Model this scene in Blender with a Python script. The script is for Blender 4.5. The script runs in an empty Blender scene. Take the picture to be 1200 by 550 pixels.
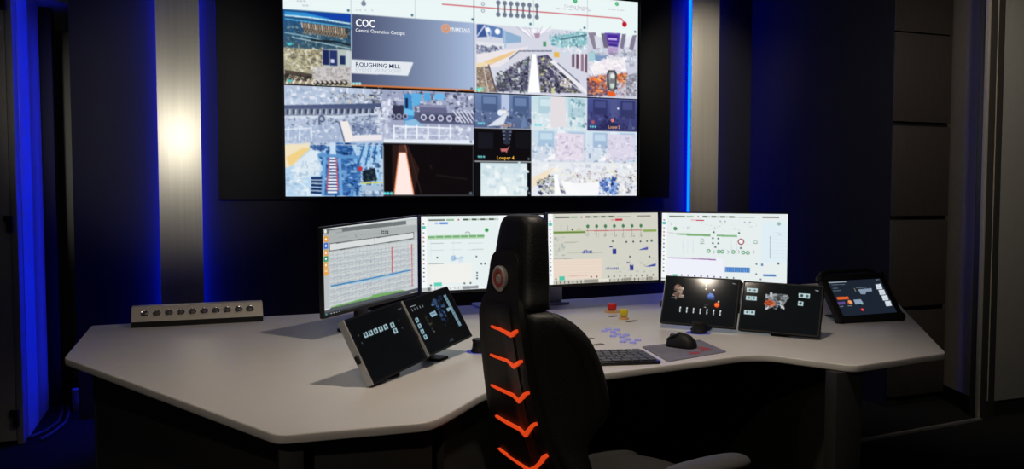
import bpy, bmesh, math, random
import numpy as np
from mathutils import Matrix, Vector, Euler
rad = math.radians
SC = bpy.context.scene
COL = SC.collection

# ------------------------------------------------------------------ helpers
def lin(h):
    c = [int(h[i:i+2], 16)/255 for i in (0, 2, 4)]
    return tuple(x/12.92 if x <= .04045 else ((x+.055)/1.055)**2.4 for x in c)

def mat(name, base, rough=.5, metal=0., spec=.5, noise=0., nscale=40., bump=0., emit=None, estr=0., stretch=None, coat=0., aniso=0., arot=0.):
    m = bpy.data.materials.new(name); m.use_nodes = True
    nt = m.node_tree; b = nt.nodes['Principled BSDF']
    b.inputs['Base Color'].default_value = (*base, 1); b.inputs['Roughness'].default_value = rough
    b.inputs['Metallic'].default_value = metal; b.inputs['Specular IOR Level'].default_value = spec
    b.inputs['Coat Weight'].default_value = coat; b.inputs['Anisotropic'].default_value = aniso; b.inputs['Anisotropic Rotation'].default_value = arot
    if emit:
        b.inputs['Emission Color'].default_value = (*emit, 1); b.inputs['Emission Strength'].default_value = estr
    if noise or bump:
        tc = nt.nodes.new('ShaderNodeTexCoord'); nz = nt.nodes.new('ShaderNodeTexNoise')
        mp = nt.nodes.new('ShaderNodeMapping'); mp.inputs['Scale'].default_value = stretch or (1, 1, 1)
        nt.links.new(tc.outputs['Object'], mp.inputs['Vector']); nt.links.new(mp.outputs['Vector'], nz.inputs['Vector'])
        nz.inputs['Scale'].default_value = nscale; nz.inputs['Detail'].default_value = 3
        if noise:
            cr = nt.nodes.new('ShaderNodeValToRGB')
            cr.color_ramp.elements[0].position = .3; cr.color_ramp.elements[1].position = .7
            cr.color_ramp.elements[0].color = (*[c*(1-noise) for c in base], 1)
            cr.color_ramp.elements[1].color = (*[min(1, c*(1+noise)) for c in base], 1)
            nt.links.new(nz.outputs['Fac'], cr.inputs['Fac']); nt.links.new(cr.outputs['Color'], b.inputs['Base Color'])
        if bump:
            bp = nt.nodes.new('ShaderNodeBump'); bp.inputs['Strength'].default_value = bump; bp.inputs['Distance'].default_value = .003
            nt.links.new(nz.outputs['Fac'], bp.inputs['Height']); nt.links.new(bp.outputs['Normal'], b.inputs['Normal'])
    return m

def screen_mat(name, strength, rough, spec):
    m = bpy.data.materials.new(name); m.use_nodes = True
    nt = m.node_tree; b = nt.nodes['Principled BSDF']
    b.inputs['Base Color'].default_value = (.004, .004, .005, 1); b.inputs['Roughness'].default_value = rough
    b.inputs['Specular IOR Level'].default_value = spec
    a = nt.nodes.new('ShaderNodeAttribute'); a.attribute_name = 'picture'
    nt.links.new(a.outputs['Color'], b.inputs['Emission Color']); b.inputs['Emission Strength'].default_value = strength
    return m

def tag(o, label, cat, group=None):
    o['label'] = label; o['category'] = cat
    if group: o['group'] = group
    return o

def thing(name, label, cat, loc=(0, 0, 0), rz=0., group=None):
    o = bpy.data.objects.new(name, None); COL.objects.link(o); o.empty_display_size = .05
    o.location = loc; o.rotation_euler = (0, 0, rz)
    return tag(o, label, cat, group)

def obj(name, bm, m, parent=None, loc=None, rot=None, smooth=True, ang=35, sub=0):
    me = bpy.data.meshes.new(name)
    bmesh.ops.recalc_face_normals(bm, faces=bm.faces[:])
    bm.to_mesh(me); bm.free(); me.materials.append(m)
    if smooth:
        for p in me.polygons: p.use_smooth = True
        if not sub: me.set_sharp_from_angle(angle=rad(ang))
    o = bpy.data.objects.new(name, me); COL.objects.link(o)
    if parent: o.parent = parent
    if loc is not None: o.location = loc
    if rot is not None: o.rotation_euler = rot
    if sub:
        s = o.modifiers.new('s', 'SUBSURF'); s.levels = sub; s.render_levels = sub
    return o

def struct(name, bm, m, **k):
    o = obj(name, bm, m, **k); o['kind'] = 'structure'; return o

def box(c, s, bev=0., seg=2, bm=None, mx=None):
    b = bmesh.new(); bmesh.ops.create_cube(b, size=1)
    for v in b.verts: v.co = Vector((v.co.x*s[0], v.co.y*s[1], v.co.z*s[2]))
    if bev: bmesh.ops.bevel(b, geom=b.edges[:], offset=bev, segments=seg, profile=.5, affect='EDGES')
    for v in b.verts:
        v.co = v.co + Vector(c)
        if mx: v.co = mx @ v.co
    return join(bm, b)

def join(bm, b):
    if bm is None: return b
    t = bpy.data.meshes.new('t'); b.to_mesh(t); b.free(); bm.from_mesh(t); bpy.data.meshes.remove(t); return bm

def b2(x0, x1, y0, y1, z0, z1, bev=0., seg=2, bm=None):
    return box(((x0+x1)/2, (y0+y1)/2, (z0+z1)/2), (x1-x0, y1-y0, z1-z0), bev, seg, bm)

def prism(poly, z0, z1, bev=0., seg=3, bm=None):
    b = bmesh.new(); vs = [b.verts.new((x, y, z0)) for x, y in poly]; f = b.faces.new(vs)
    r = bmesh.ops.extrude_face_region(b, geom=[f])
    for g in r['geom']:
        if isinstance(g, bmesh.types.BMVert): g.co.z = z1
    bmesh.ops.recalc_face_normals(b, faces=b.faces[:])
    if bev:
        es = [e for e in b.edges if abs(e.verts[0].co.z-e.verts[1].co.z) < 1e-6]
        bmesh.ops.bevel(b, geom=es, offset=bev, segments=seg, profile=.5, affect='EDGES')
    return join(bm, b)

def fillet(poly, r):
    """round each corner of a polygon; r is a number or one per corner"""
    out = []; n = len(poly)
    for i in range(n):
        p, a, q = Vector(poly[i-1]), Vector(poly[i]), Vector(poly[(i+1) % n]); ri = r if not isinstance(r, (list, tuple)) else r[i]
        if ri <= 0: out.append(tuple(a)); continue
        u = (p-a).normalized(); v = (q-a).normalized(); L = min(ri, (p-a).length*.45, (q-a).length*.45)
        s, e = a+u*L, a+v*L
        for k in range(6):
            t = k/5; out.append(tuple(s*(1-t)**2+a*2*t*(1-t)+e*t*t))
    return out

def lathe(prof, seg=32, bm=None, mx=None):
    b = bmesh.new(); rings = []
    for r, z in prof:
        rings.append([b.verts.new((r*math.cos(2*math.pi*k/seg), r*math.sin(2*math.pi*k/seg), z)) for k in range(seg)] if r > 1e-6 else [b.verts.new((0, 0, z))])
    for A, B in zip(rings, rings[1:]):
        for k in range(seg):
            k2 = (k+1) % seg
            vs = [A[k % len(A)], A[k2 % len(A)], B[k2 % len(B)], B[k % len(B)]]
            u = []
            for v in vs:
                if v not in u: u.append(v)
            if len(u) > 2: b.faces.new(u)
    for R, last in ((rings[0], 0), (rings[-1], 1)):
        if len(R) > 1: b.faces.new(R)
    if mx:
        for v in b.verts: v.co = mx @ v.co
    return join(bm, b)

def tube(pts, r, seg=10, bm=None, cyc=False):
    b = bmesh.new(); P = [Vector(p) for p in pts]; rings = []; n = len(P); up = None
    for i, p in enumerate(P):
        a = P[i-1] if (i > 0 or cyc) else p; c = P[(i+1) % n] if (i < n-1 or cyc) else p
        t = (c-a).normalized()
        if up is None: up = t.orthogonal().normalized()
        up = (up-t*up.dot(t)).normalized(); w = t.cross(up)
        ri = r[i] if isinstance(r, (list, tuple)) else r
        rings.append([b.verts.new(p+(up*math.cos(2*math.pi*k/seg)+w*math.sin(2*math.pi*k/seg))*ri) for k in range(seg)])
    for i in range(n if cyc else n-1):
        A, B = rings[i], rings[(i+1) % n]
        for k in range(seg): b.faces.new((A[k], A[(k+1) % seg], B[(k+1) % seg], B[k]))
    if not cyc: b.faces.new(rings[0]); b.faces.new(rings[-1])
    return join(bm, b)

def loft(sections, caps=True, bm=None, closed=True):
    b = bmesh.new(); R = [[b.verts.new(p) for p in s] for s in sections]; n = len(R[0])
    for A, B in zip(R, R[1:]):
        for k in range(n if closed else n-1): b.faces.new((A[k], A[(k+1) % n], B[(k+1) % n], B[k]))
    if caps and closed: b.faces.new(R[0]); b.faces.new(R[-1])
    return join(bm, b)

def interp(tab, z):
    if z <= tab[0][0]: return tab[0][1]
    for (a, p), (c, q) in zip(tab, tab[1:]):
        if z <= c:
            t = (z-a)/(c-a); return p+(q-p)*t
    return tab[-1][1]

# pictures on the screens: shapes in each screen's own 0-1 coordinates (u right, v down)
SCREENS = {
'wall': [
['r','ebf6f6',0,0,1,.18845940526996127],['r','b9c6cc',.16889397686519966,0,.17049397686519965,.18845940526996127],['r','b9c6cc',.337182761014734,0,.33878276101473404,.18845940526996127],
['r','b9c6cc',.6715520776063981,0,.6731520776063982,.18845940526996127],['r','b9c6cc',.836396054403077,0,.837996054403077,.18845940526996127],['c','6a7488',.2022,.1167,.011],
['l','6a7488',.006,.2035,.078,.2022,.1128],['c','aab2c4',.2022,.1167,.004],['r','c9d2dc',.1823,.1462,.1867,.1533],['r','c9d2dc',.1911,.1451,.1954,.1522],
['r','c9d2dc',.2043,.1433,.2086,.1505],['r','c9d2dc',.2219,.141,.2263,.1482],['r','c4ccd8',.0333,.1245,.0395,.1312],['r','c4ccd8',.0417,.1234,.0479,.13],
['r','c4ccd8',.05,.1222,.0563,.1289],['r','c4ccd8',.0478,.1432,.054,.1499],['r','c4ccd8',.0562,.1421,.0624,.1487],['c','3f6f80',.1627,.1534,.0062],['c','3f6f80',.3298,.1536,.0062],
['c','3f6f80',.4966,.1522,.0062],['c','3f6f80',.6635,.1535,.0062],['c','3f6f80',.8285,.1523,.0062],['c','3f6f80',.9906,.1531,.0062],['l','c43040',.0042,.4111,.0908,.9447,.0916,.9544,.1098],
['c','c01828',.9558,.1195,.0135],['c','707a8c',.5248,.0742,.0088],['c','ebf6f6',.5248,.0742,.006],['c','707a8c',.5248,.1066,.0088],['c','ebf6f6',.5248,.1066,.006],
['l','5a5468',.007,.5691,.0625,.569,.1192],['c','70798f',.5691,.0625,.0115],['c','70798f',.569,.1192,.0115],['l','5a5468',.007,.5878,.0622,.5878,.1186],
['c','70798f',.5878,.0622,.0115],['c','70798f',.5878,.1186,.0115],['l','5a5468',.007,.606,.062,.6059,.1182],['c','70798f',.606,.062,.0115],['c','70798f',.6059,.1182,.0115],
['l','5a5468',.007,.6244,.0618,.6244,.1177],['c','70798f',.6244,.0618,.0115],['c','70798f',.6244,.1177,.0115],['l','5a5468',.007,.642,.0617,.642,.1173],
['c','70798f',.642,.0617,.0115],['c','70798f',.642,.1173,.0115],['l','5a5468',.007,.6604,.0615,.6604,.1168],['c','70798f',.6604,.0615,.0115],['c','70798f',.6604,.1168,.0115],
['l','5a5468',.007,.6825,.0624,.6825,.118],['c','70798f',.6825,.0624,.0115],['c','70798f',.6825,.118,.0115],['c','1fa05a',.799,.0224,.011],['c','1fa05a',.9307,.019,.01],
['l','e8fff4',.003,.7964,.027,.8017,.0179],['l','e8fff4',.003,.9279,.0236,.9334,.0143],['t', 'Cooling Section', 'b8a4b0', .765, .0556, .013, .075, 'L', 0],
['t', 'Down Coiler', 'b8a4b0', .9035, .0517, .008, .053, 'L', 0],['r','c2b6c4',.7416,.0654,.752,.0691],['r','c2b6c4',.7606,.0648,.771,.0685],['r','c2b6c4',.7797,.0642,.7902,.0678],
['r','c2b6c4',.7989,.0635,.8094,.0672],['r','c2b6c4',.8182,.0629,.8288,.0666],['r','c2b6c4',.8376,.0623,.8483,.066],['g','1d4f86','37576a',0,.16845940526996128,.16969397686519966,.3379054736701482,'v'],
['p','2f8fd0',.0041,.1774,.0678,.1773,.1279,.2028,.004,.1977],['p','1440a8',.0495,.1756,.1681,.1728,.1679,.2063,.1139,.1963],['l','d8f6ff',.006,.004,.1953,.0676,.1979,.1679,.213],
['l','58b8e8',.005,.0039,.21,.1678,.2314],['n',470,90,['56828e','2c4450','84a8ac','1c2c38','b0b8a8'],.004,.016,.0038,.2181,.1678,.2314,.1672,.3279,.0029,.3324],
['p','3a3c44',.0446,.2213,.163,.232,.1628,.2781,.1274,.2778,.0489,.2577],['l','e8dccc',.005,.0455,.2212,.0471,.244],['l','b89c78',.005,.0509,.2218,.0526,.2451],
['l','b89c78',.005,.0564,.2225,.0581,.2463],['l','e8dccc',.005,.0619,.2231,.0636,.2475],['l','b89c78',.005,.0674,.2238,.0691,.2486],['l','b89c78',.005,.0729,.2244,.0746,.2498],
['l','e8dccc',.005,.0785,.2251,.0801,.251],['l','b89c78',.005,.084,.2257,.0857,.2522],['l','b89c78',.005,.0895,.2264,.0912,.2533],['l','e8dccc',.005,.0951,.2271,.0968,.2545],
['l','b89c78',.005,.1007,.2277,.1023,.2557],['l','b89c78',.005,.1062,.2284,.1079,.2569],['l','e8dccc',.005,.1118,.229,.1135,.2581],['l','b89c78',.005,.1174,.2297,.1191,.2593],
['l','b89c78',.005,.123,.2304,.1247,.2604],['l','e8dccc',.005,.1286,.231,.1303,.2616],['l','b89c78',.005,.1343,.2317,.136,.2628],['l','b89c78',.005,.1399,.2324,.1416,.264],
['l','e8dccc',.005,.1456,.233,.1472,.2652],['l','b89c78',.005,.1512,.2337,.1529,.2664],['l','8c7a60',.003,.0489,.2454,.0561,.2734],['l','a89478',.003,.0563,.2462,.0487,.2742],
['l','8c7a60',.003,.0558,.2462,.0629,.2737],['l','a89478',.003,.0631,.247,.0556,.2746],['l','8c7a60',.003,.0627,.2471,.0698,.2741],['l','a89478',.003,.07,.2479,.0625,.2749],
['l','8c7a60',.003,.0696,.2479,.0767,.2745],['l','a89478',.003,.0769,.2487,.0694,.2753],['l','8c7a60',.003,.0765,.2488,.0837,.2749],['l','a89478',.003,.0838,.2496,.0763,.2757],
['l','8c7a60',.003,.0834,.2496,.0906,.2753],['l','a89478',.003,.0908,.2504,.0832,.2761],['l','8c7a60',.003,.0903,.2505,.0976,.2756],['l','a89478',.003,.0977,.2513,.0901,.2765],
['l','8c7a60',.003,.0973,.2513,.1045,.276],['l','a89478',.003,.1047,.2521,.0971,.2768],['l','8c7a60',.003,.1042,.2522,.1115,.2764],['l','a89478',.003,.1117,.253,.1041,.2772],
['l','8c7a60',.003,.1112,.253,.1185,.2768],['l','a89478',.003,.1187,.2538,.111,.2776],['l','8c7a60',.003,.1182,.2539,.1255,.2772],['l','a89478',.003,.1257,.2547,.118,.278],
['l','8c7a60',.003,.1252,.2547,.1326,.2776],['l','a89478',.003,.1327,.2555,.1251,.2784],['l','8c7a60',.003,.1322,.2556,.1396,.2779],['l','a89478',.003,.1398,.2564,.1321,.2788],
['l','8c7a60',.003,.1393,.2565,.1467,.2783],['l','a89478',.003,.1468,.2573,.1391,.2792],['l','8c7a60',.003,.1463,.2573,.1538,.2787],['l','a89478',.003,.1539,.2581,.1462,.2796],
['l','8c7a60',.003,.1534,.2582,.1609,.2791],['l','a89478',.003,.161,.259,.1533,.2799],['l','a8d0d4',.004,.0034,.2712,.0441,.2788,.1673,.3153],['l','c4dcdc',.004,.0213,.2896,.1131,.3126,.1672,.3254],
['l','1a2630',.01,.0669,.2969,.1273,.2986,.1673,.3111],['c','48d0d8',.012,.3209,.006],['c','48d0d8',.0175,.3203,.006],['r','a8a48c',0,.3379054736701482,.16969397686519966,.5],
['n',890,130,['d8d4b8','888468','c8bc90','f4f0dc','6c6450','e8e4cc','5c584c'],.005,.022,.0029,.339,.0967,.3326,.0962,.4141,.002,.4512],['p','b8c0bc',.0953,.3328,.1672,.3321,.1666,.433,.0946,.435],
['r','1c2858',.0971,.3376,.1125,.406],['r','283468',.1139,.3375,.1336,.4066],['r','20305a',.1401,.3599,.154,.4005],['r','d8dcf0',.1165,.3773,.1257,.3947],
['r','c8d4d8',.1563,.3374,.1662,.4247],['p','c8c4c4',.073,.4162,.1692,.4076,.1688,.475,.0679,.4871],['n',946,40,['a09c9c','e4e0e0','888484'],.004,.018,.073,.4162,.1667,.412,.164,.4796,.0702,.4827],
['p','4c443c',.0021,.4348,.0704,.4496,.0701,.4994,.0016,.5005],['l','e8e0d0',.011,.0061,.4976,.0164,.4582],['l','a89880',.011,.0138,.4971,.0241,.46],['l','e8e0d0',.011,.0216,.4965,.0318,.4619],
['l','a89880',.011,.0293,.4959,.0396,.4637],['l','e8e0d0',.011,.0371,.4953,.0473,.4655],['l','a89880',.011,.0448,.4947,.0551,.4674],['l','e8e0d0',.011,.0526,.4941,.0629,.4692],
['l','a89880',.011,.0605,.4935,.0708,.4711],['l','e8e0d0',.011,.0683,.4929,.0786,.4729],['c','2a2626',.0794,.4878,.011],['c','d8d0c8',.0776,.4847,.006],
['c','2a2626',.0915,.4869,.011],['c','d8d0c8',.0897,.4837,.006],['c','2a2626',.1036,.486,.011],['c','d8d0c8',.1018,.4828,.006],['c','2a2626',.1158,.485,.011],
['c','d8d0c8',.1139,.4818,.006],['c','2a2626',.128,.4841,.011],['c','d8d0c8',.1261,.4809,.006],['c','2a2626',.1402,.4831,.011],['c','d8d0c8',.1384,.4799,.006],
['c','2a2626',.1526,.4821,.011],['c','d8d0c8',.1507,.4789,.006],['n',1121,30,['2a2420','1c1814'],.004,.014,.002,.4512,.0658,.4582,.0656,.4831,.0018,.4799],
['c','48c0c0',.0108,.4841,.006],['c','48c0c0',.0162,.4837,.006],['g','47506e','a9bcdc',.17069397686519966,.16845940526996128,.5,.488,'h'],['r','e08040',.16969397686519966,.488,.5,.4945],
['l','d8e0e8',.004,.1709,.1592,.1683,.4943],['p','e4eaf0',.1698,.3739,.3325,.3722,.3178,.4356,.1695,.4379],['t', 'COC', 'ffffff', .1812, .2215, .0339, .0498, 'L', 1],
['t', 'Central Operation Cockpit', 'f0f4fa', .1805, .2475, .0164, .1298, 'L', .3],['t', 'ROUGHING MILL', '28335c', .1801, .4049, .0191, .1177, 'L', .7],
['t', 'EVENT WINDOW', 'c4ccd8', .18, .4277, .0191, .1193, 'L', .2],['c','d0a898',.4214,.2042,.023],['c','e09a70',.4214,.2042,.018],['c','b89894',.4214,.2042,.011],
['c','d8b0a0',.4214,.2042,.006],['t', 'PRIMETALS', 'eef2f8', .4343, .2123, .0159, .0556, 'L', .5],['r','c8d4e4',.4342,.2175,.4921,.2144],['c','a8f0f4',.1744,.4838,.0065],
['c','a8f0f4',.1821,.4832,.0065],['c','a8f0f4',.1902,.4826,.0065],['c','566a80',.4932,.4831,.007],['r','d6d8e6',.5,.16845940526996128,.837196054403077,.5],
['p','3f5a98',.5069,.1735,.5268,.1711,.5367,.2298,.5068,.2364],['p','5f80b8',.5287,.1708,.581,.1846,.5809,.2316,.5427,.2258],['l','d8e4f4',.006,.5076,.2317,.5299,.176],
['c','ffffff',.5668,.201,.014],['c','f4f8ff',.5387,.1963,.012],['p','8fb0d0',.581,.1913,.6361,.2187,.6361,.2457,.585,.2579],['l','a8c4e0',.008,.5878,.1905,.589,.2777],
['l','b8d0e4',.006,.5467,.1953,.5459,.2421],['l','e6e8ee',.022,.5068,.2663,.587,.2698],['n',1338,26,['5c6484','8890a8','3c4460'],.005,.02,.5067,.2729,.587,.2745,.587,.288,.5067,.3127],
['p','ece6ea',.5067,.3161,.632,.2732,.6609,.2635,.5707,.3735,.5066,.3859],['p','ecc890',.5265,.3508,.6237,.2842,.6012,.3168,.5425,.366],['p','f0dcb0',.5066,.3593,.5546,.3481,.5066,.3892],
['p','f2f2f8',.632,.1854,.6692,.215,.7279,.1742,.7026,.1704],['l','b8bcd0',.004,.6197,.17,.6713,.2284],['l','ffffff',.004,.6328,.1725,.6725,.2282],['l','ccc8dc',.004,.646,.1669,.6738,.2281],
['l','b8bcd0',.004,.6592,.1694,.675,.228],['l','ffffff',.004,.6725,.1637,.6763,.2278],['l','ccc8dc',.004,.6859,.1662,.6775,.2277],['l','b8bcd0',.004,.6992,.1605,.6788,.2276],
['l','ffffff',.004,.7127,.163,.68,.2274],['l','ccc8dc',.004,.7262,.1573,.6813,.2273],['p','a890a8',.6734,.1976,.6942,.1952,.688,.2197,.6775,.2209],['p','8cc0c8',.7216,.2092,.8354,.1687,.8377,.238,.7621,.2598,.728,.2496],
['n',1450,60,['d0f0f4','5c9ca8','f4fcff','a8d4dc','406878'],.004,.02,.7195,.1957,.8362,.1616,.8365,.2591,.728,.2565],['l','3c6478',.006,.7535,.2194,.8363,.186],
['r','4c9868',.7014,.2353,.7111,.2582],['n',1471,30,['ffffff','c8dce8'],.006,.02,.728,.2359,.8364,.2382,.8366,.3009,.7621,.2943],['p','d8d8e4',.5992,.3339,.6279,.2939,.6609,.2872,.6526,.3458,.5951,.3848],
['l','5c6078',.005,.6012,.3303,.6299,.289,.728,.2791],['p','545070',.5707,.4105,.6609,.311,.6547,.4818,.5504,.4927,.5646,.4547],['n',1499,110,['2c2c48','8c94a8','dce4e4','485840','6c6478','a8b4b0','1c1c30'],.006,.026,.5687,.4039,.6609,.311,.656,.4851,.5504,.4947],
['p','4c4868',.6859,.3086,.7154,.2989,.823,.4802,.6945,.4872],['n',1513,110,['28284a','a8a8c0','e8e8e0','505a48','787090','d8d890','1c1c34'],.006,.026,.6868,.3119,.7281,.3182,.8186,.477,.6945,.4858],
['p','ececf2',.7196,.3293,.7344,.3211,.8383,.4686,.8384,.4896],['l','6c6c88',.006,.7451,.3373,.8142,.4284],['l','c8c8d4',.006,.7218,.36,.8274,.4834],['p','ffffff',.6676,.3002,.6809,.2988,.6936,.4872,.6552,.49],
['l','9c9cb0',.004,.6667,.3036,.6552,.4852],['l','9c9cb0',.004,.6818,.3022,.6936,.4824],['r','6c4c60',.79,.2881,.798,.3532],['r','6c4c60',.803,.2868,.811,.3604],
['r','94788c',.8182,.2853,.8262,.3688],['r','6c4c60',.8313,.284,.8394,.3761],['r','e8b850',.7344,.2833,.751,.3078],['n',1597,18,['d8c0a0','ffffff'],.006,.02,.7452,.4062,.7882,.4235,.7882,.4583,.7538,.4539],
['p','8c7c70',.5066,.3792,.5425,.3693,.5666,.4949,.5064,.4992],['n',1611,40,['d8c8b0','5c4c58','f0e8e0','c89858'],.004,.016,.5066,.3792,.5425,.3693,.5625,.4918,.5064,.4958],
['l','d0c8c8',.006,.5265,.3775,.5403,.4968],['l','4c4858',.006,.5405,.3628,.5625,.4952],['n',1632,12,['60e8d0','a8ffe8'],.006,.015,.5064,.4758,.5264,.4743,.5263,.4944,.5064,.4958],
['r','ccd0e0',.837196054403077,.16845940526996128,1,.5],['r','ebf6f6',.837196054403077,.16845940526996128,1,.19345940526996128],['r','ebf6f6',.5,.16845940526996128,.837196054403077,.17045940526996128],
['p','8c8498',.8392,.1752,.8633,.171,.8768,.2549,.857,.257],['p','d8dce8',.859,.1869,.8766,.1919,.8812,.2475,.8658,.2526],['p','706880',.881,.1739,.8965,.1721,.9034,.2452,.8901,.2466],
['p','807890',.948,.1698,.9615,.1683,.9528,.2472,.9415,.2412],['p','e4e8f0',.9639,.1822,.9775,.1771,.9709,.2347,.9582,.236],['p','847c94',.982,.1731,.9957,.168,.9846,.251,.9709,.2453],
['p','6a54b0',.892,.1691,.9435,.1668,.9356,.2383,.9034,.2381],['r','4a2c98',.901,.1766,.9369,.2134],['r','c8b8f0',.9033,.1946,.9324,.2041],['r','402880',.9056,.2238,.9325,.2337],
['p','b89cc8',.9034,.2417,.9357,.2419,.9327,.2846,.9071,.2835],['n',1737,40,['b8c8d0','9c98a8','e8ecf4','7c88a0'],.006,.03,.8394,.2588,.996,.2499,.9964,.3355,.8396,.3285],
['p','a8d0d8',.8417,.2795,.8614,.267,.8616,.3265,.8418,.3353],['p','7c98c0',.8614,.2845,.9036,.2874,.8992,.323,.8638,.3263],['p','f2eef2',.8462,.3349,.8947,.3023,.9575,.2964,.9623,.3599,.9217,.3528,.8507,.3975],
['n',1765,50,['ffffff','f8f0f0','e4dce8'],.01,.04,.8418,.3214,.9575,.2822,.9623,.3599,.8463,.3909],['p','60506c',.8376,.3986,.895,.3869,.9042,.4851,.8378,.4967],
['n',1779,60,['302440','a898a8','d86030','6c5c78','e8e0e8'],.006,.022,.8376,.3951,.8994,.3794,.958,.4172,.9583,.4849,.8378,.4967],['p','f08040',.8463,.3944,.8684,.3996,.8816,.3844,.8928,.3941,.8906,.4168,.8729,.4239,.8552,.4147,.842,.4123],
['p','ffa858',.8719,.3958,.8861,.389,.8884,.4071,.8751,.4131],['p','f07838',.9317,.3767,.9488,.3696,.9633,.3776,.9603,.4099,.9444,.4183,.9345,.4084],['p','ffb060',.9375,.3798,.9511,.3765,.9534,.3976,.9399,.403],
['p','e86028',.9019,.464,.9221,.4661,.9312,.4832,.9177,.4912,.902,.4852],['p','f09050',.8641,.4583,.8863,.4581,.8886,.4706,.8686,.4749],['n',1828,46,['ff9850','e05820','5c3c50','ffd0a0','8c6c80'],.006,.022,.8397,.388,.8994,.383,.8997,.4783,.84,.4825],
['n',1835,20,['ff9850','c04820','5c3c50','ffd0a0'],.006,.022,.9316,.3732,.9646,.3704,.9603,.417,.9318,.4193],['p','4a4a52',.8994,.3794,.9038,.3579,.9262,.3559,.933,.3766,.931,.4477,.9221,.4647,.9064,.4601,.9005,.4429],
['p','9c9ca0',.9052,.3825,.9092,.3659,.9217,.3648,.9263,.3807,.9256,.441,.9198,.4556,.9095,.4507],['c','e4ecec',.9182,.3863,.013],['c','787c80',.9165,.4134,.013],
['c','c8dcd0',.9175,.436,.012],['p','8c8c9c',.9624,.3812,.9966,.3641,.9971,.4787,.9628,.481],['n',1884,30,['c8c8d4','5c5c70','eeeef4'],.006,.02,.9624,.3812,.9966,.3641,.9971,.4822,.9628,.4846],
['r','b4c2da',0,.5,.24964002625046436,.7637505167837573],['n',1898,60,['dce6f4','9cb0cc','c4d2e8','f0f4fc'],.006,.03,.0002,.5125,.2486,.5035,.2483,.5709,-.0004,.5865],
['n',1905,30,['6c7894','c8b898','48506c'],.005,.02,.1086,.5232,.2211,.5295,.2483,.5709,.1136,.5746],['n',1912,20,['3c4058','8890ac','e8ecf4'],.006,.025,.2158,.506,.2486,.5035,.2482,.5902,.2263,.5723],
['p','4c587c',-.0004,.5911,.2483,.5661,.2482,.5902,-.0006,.6068],['p','78849c',-.0006,.6068,.2482,.5902,.248,.6287,-.0008,.642],['r','39415e',.0055,.6093,.0125,.632],
['l','dce4f0',.005,.0137,.6088,.0125,.632],['r','39415e',.0203,.6081,.0273,.6308],['l','dce4f0',.005,.0285,.6079,.0273,.6312],['r','39415e',.0352,.607,.0423,.6295],
['l','dce4f0',.005,.0435,.607,.0423,.6304],['r','39415e',.0502,.6058,.0573,.6282],['l','dce4f0',.005,.0585,.6061,.0573,.6296],['r','39415e',.0652,.6046,.0723,.6269],
['l','dce4f0',.005,.0735,.6053,.0723,.6288],['r','39415e',.0803,.6035,.0875,.6256],['l','dce4f0',.005,.0887,.6044,.0875,.6279],['r','39415e',.0955,.6023,.1027,.6243],
['l','dce4f0',.005,.1039,.6035,.1027,.6271],['r','39415e',.1108,.6011,.118,.6229],['l','dce4f0',.005,.1192,.6026,.118,.6262],['r','39415e',.1261,.5999,.1334,.6216],
['l','dce4f0',.005,.1346,.6017,.1333,.6254],['r','39415e',.1415,.5987,.1488,.6203],['l','dce4f0',.005,.15,.6008,.1488,.6245],['r','39415e',.157,.5975,.1643,.6189],
['l','dce4f0',.005,.1655,.5998,.1643,.6237],['r','39415e',.1725,.5963,.1799,.6176],['l','dce4f0',.005,.1811,.5989,.1799,.6228],['r','39415e',.1882,.5951,.1956,.6162],
['l','dce4f0',.005,.1968,.598,.1956,.622],['r','39415e',.2039,.5939,.2114,.6149],['l','dce4f0',.005,.2126,.5971,.2113,.6211],['r','39415e',.2197,.5926,.2272,.6135],
['l','dce4f0',.005,.2284,.5961,.2272,.6202],['r','39415e',.2355,.5914,.2431,.6121],['l','dce4f0',.005,.2443,.5952,.2431,.6194],['l','d4deec',.012,-.0008,.6439,.145,.6342],
['l','c8d4e8',.01,.145,.6323,.2481,.6143],['n',2171,60,['5c6888','a8b6d0','3c4664','d8e0f0'],.005,.02,-.0009,.6467,.248,.6239,.2478,.6722,-.0012,.6838],
['c','4c5878',.0921,.6465,.016],['c','a8b6cc',.0921,.6465,.009],['p','a8b8d4',-.0012,.6838,.1394,.6725,.139,.7484,-.0017,.7534],['n',2199,40,['d4e0f0','8494b4','eef4fc'],.005,.022,-.0012,.6838,.1394,.6725,.139,.7484,-.0017,.7553],
['l','f0f4fc',.005,.009,.6879,.0085,.7484],['l','f0f4fc',.005,.0372,.6866,.0368,.7474],['l','f0f4fc',.005,.0657,.6853,.0653,.7463],['l','e4ecf8',.005,-.0013,.6977,.0657,.69],
['p','f2ece8',.1385,.6535,.1598,.6544,.1738,.7424,.1523,.7527],['l','50587c',.005,.1353,.6584,.1496,.7481],['p','7484a8',.1662,.6617,.2479,.6577,.2476,.7108,.174,.7138],
['n',2255,30,['3c4668','b8c4dc','dce4f0'],.005,.02,.1662,.6617,.2479,.648,.2476,.7156,.174,.7186],['p','ece8ec',.1713,.7187,.2476,.7108,.2475,.7369,.1738,.7453],
['n',2269,14,['e8eef8','c0c8dc'],.006,.03,.2345,.5814,.2482,.5805,.2476,.706,.2366,.7064],['r','b8d6ee',0,.7637505167837573,.24964002625046436,1],['p','f0e2c0',-.0008,.7673,.0626,.7558,.0598,.7794,.0231,.8553,-.0016,.8744],
['p','f0d088',.0028,.823,.0443,.7799,.065,.7792,.0127,.8648],['p','dce8f2',.0231,.8553,.0702,.7791,.0884,.8068,.0851,.9014,.0226,.9208],['n',2304,40,['ccdcec','e8f2f8','98b8d4'],.006,.03,-.0016,.8697,.0909,.8162,.0687,.9961,-.0026,.9957],
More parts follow.
